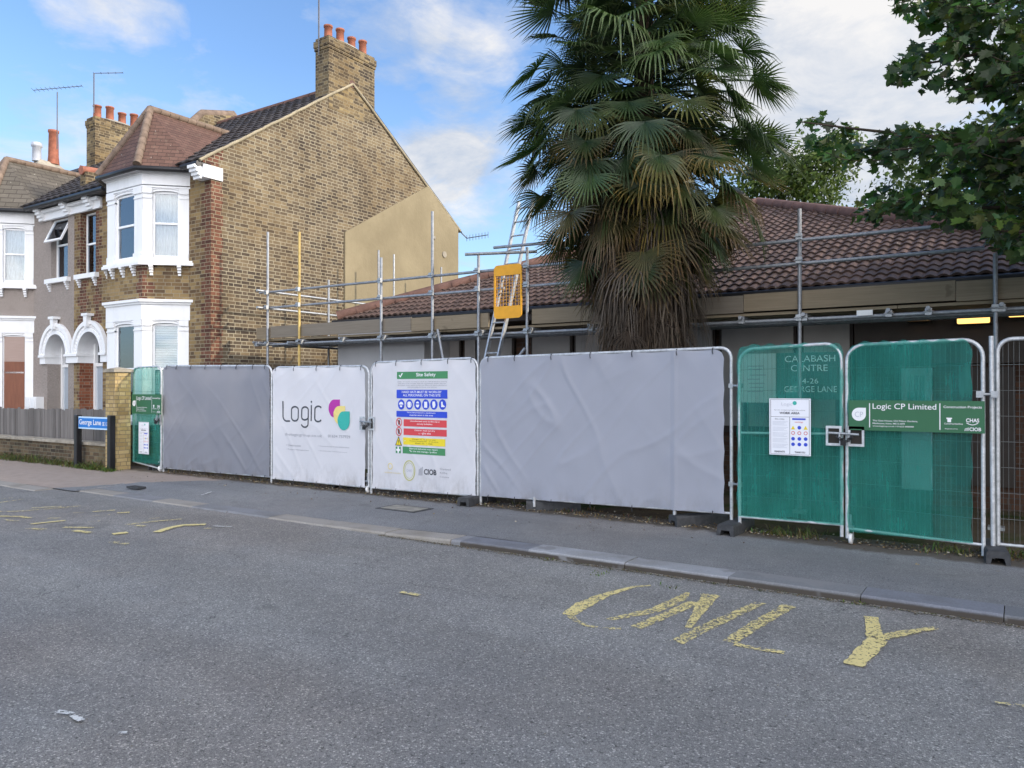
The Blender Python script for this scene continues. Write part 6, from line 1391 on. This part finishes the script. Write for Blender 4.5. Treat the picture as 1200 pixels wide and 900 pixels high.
# ------------------------------------------------------------------ weeds, litter, small stuff
def blades(b, c, n, h, r_, col, w=.006):
    for i in range(n):
        a = r_.uniform(0, 6.28); p = c + Vector((r_.gauss(0, .05), r_.gauss(0, .04), 0)); l = h * r_.uniform(.4, 1.1); d = Vector((math.cos(a) * .5, math.sin(a) * .5, 1)).normalized(); s = Vector((-math.sin(a), math.cos(a), 0)) * w * r_.uniform(.6, 1.4)
        q = p + d * l * .6; e = p + d * l + Vector((math.cos(a), math.sin(a), -.3)) * l * .3; cc = tuple(x * r_.uniform(.7, 1.4) for x in col)
        b.raw([p - s * .6, p + s * .6, q + s, q - s, e], [(0, 1, 2, 3), (3, 2, 4)], col=cc)
rw = random.Random(77)
b = MB()
for i in range(170): x = rw.uniform(-22, -14.9); blades(b, Vector((x, rw.uniform(7.9, 8.1), 0)), rw.randrange(6, 22), rw.uniform(.06, .26), rw, (.11, .12, .045))
for i in range(60): x = rw.uniform(-15.6, -14.3); blades(b, Vector((x, rw.uniform(7.85, 8.02), 0)), 10, rw.uniform(.05, .16), rw, (.10, .14, .035))
for i in range(110):
    x = rw.uniform(-13.6, .9); y = rw.gauss(8.62, .12); blades(b, Vector((x, y, 0)), rw.randrange(3, 9), rw.uniform(.03, .09), rw, (.15, .125, .07))
for i in range(46):
    x = rw.choice((rw.gauss(-.55, .25), rw.gauss(.05, .2), rw.gauss(-2.2, .2))); blades(b, Vector((x, rw.gauss(8.5, .1), 0)), rw.randrange(6, 14), rw.uniform(.05, .15), rw, (.12, .13, .05))
for px, py in ((1190, 722), (1186, 727), (1006, 706), (1000, 704), (795, 690), (700, 672), (640, 655), (905, 690), (745, 668)):
    p = PZ(px, py, ZR)
    for j in range(6 if px > 1180 else 2): blades(b, p + Vector((rw.gauss(0, .05), rw.gauss(0, .015), 0)), 9, .07 if px > 1180 else .03, rw, (.12, .16, .04), .004)
tag(b.build('weeds', M['weed']), 'scrubby grass and weeds along the foot of the wall, fence and kerb', 'weeds', kind='stuff')
b = MB()
for i in range(5200):
    x = rw.uniform(-13.4, 1.5); y = 8.33 + abs(rw.gauss(0, .22)) - .06 * rw.random()
    if rw.random() < .06: y = rw.uniform(7.4, 8.4)
    s = rw.uniform(.006, .02) ; a = rw.uniform(0, 6.28); z = .006 + rw.uniform(0, .02); u = Vector((math.cos(a), math.sin(a), rw.uniform(-.5, .5))) * s; v = Vector((-math.sin(a), math.cos(a), rw.uniform(-.5, .5))) * s * .6; p = Vector((x, y, z))
    c_ = rw.choice(((.2, .13, .06), (.12, .08, .045), (.28, .22, .12), (.4, .36, .28), (.08, .06, .04))); b.raw([p - u, p - v, p + u, p + v], [(0, 1, 2, 3)], col=c_)
for i in range(3200):
    x = rw.uniform(-6, 1.2); y = 6.37 - abs(rw.gauss(0, .035)); s = rw.uniform(.004, .012); a = rw.uniform(0, 6.28); u = Vector((math.cos(a), math.sin(a), .2)) * s; v = Vector((-math.sin(a), math.cos(a), .2)) * s * .7; p = Vector((x, y, ZR + .006)); c_ = rw.choice(((.2, .15, .09), (.1, .08, .05), (.35, .33, .28), (.08, .09, .04))); b.raw([p - u, p - v, p + u, p + v], [(0, 1, 2, 3)], col=c_)
for i in range(260):
    p = PZ(rw.uniform(0, 1200), rw.uniform(640, 880), ZR); s = rw.uniform(.003, .008); a = rw.uniform(0, 6.28); u = Vector((math.cos(a), math.sin(a), .1)) * s; v = Vector((-math.sin(a), math.cos(a), .1)) * s * .7; p.z = ZR + .006; c_ = rw.choice(((.5, .5, .48), (.2, .16, .1), (.4, .36, .3))); b.raw([p - u, p - v, p + u, p + v], [(0, 1, 2, 3)], col=c_)
tag(b.build('leaf_litter', M['litter']), 'dry leaves and grit scattered under the fence panels and along the kerb', 'leaf litter', kind='stuff')
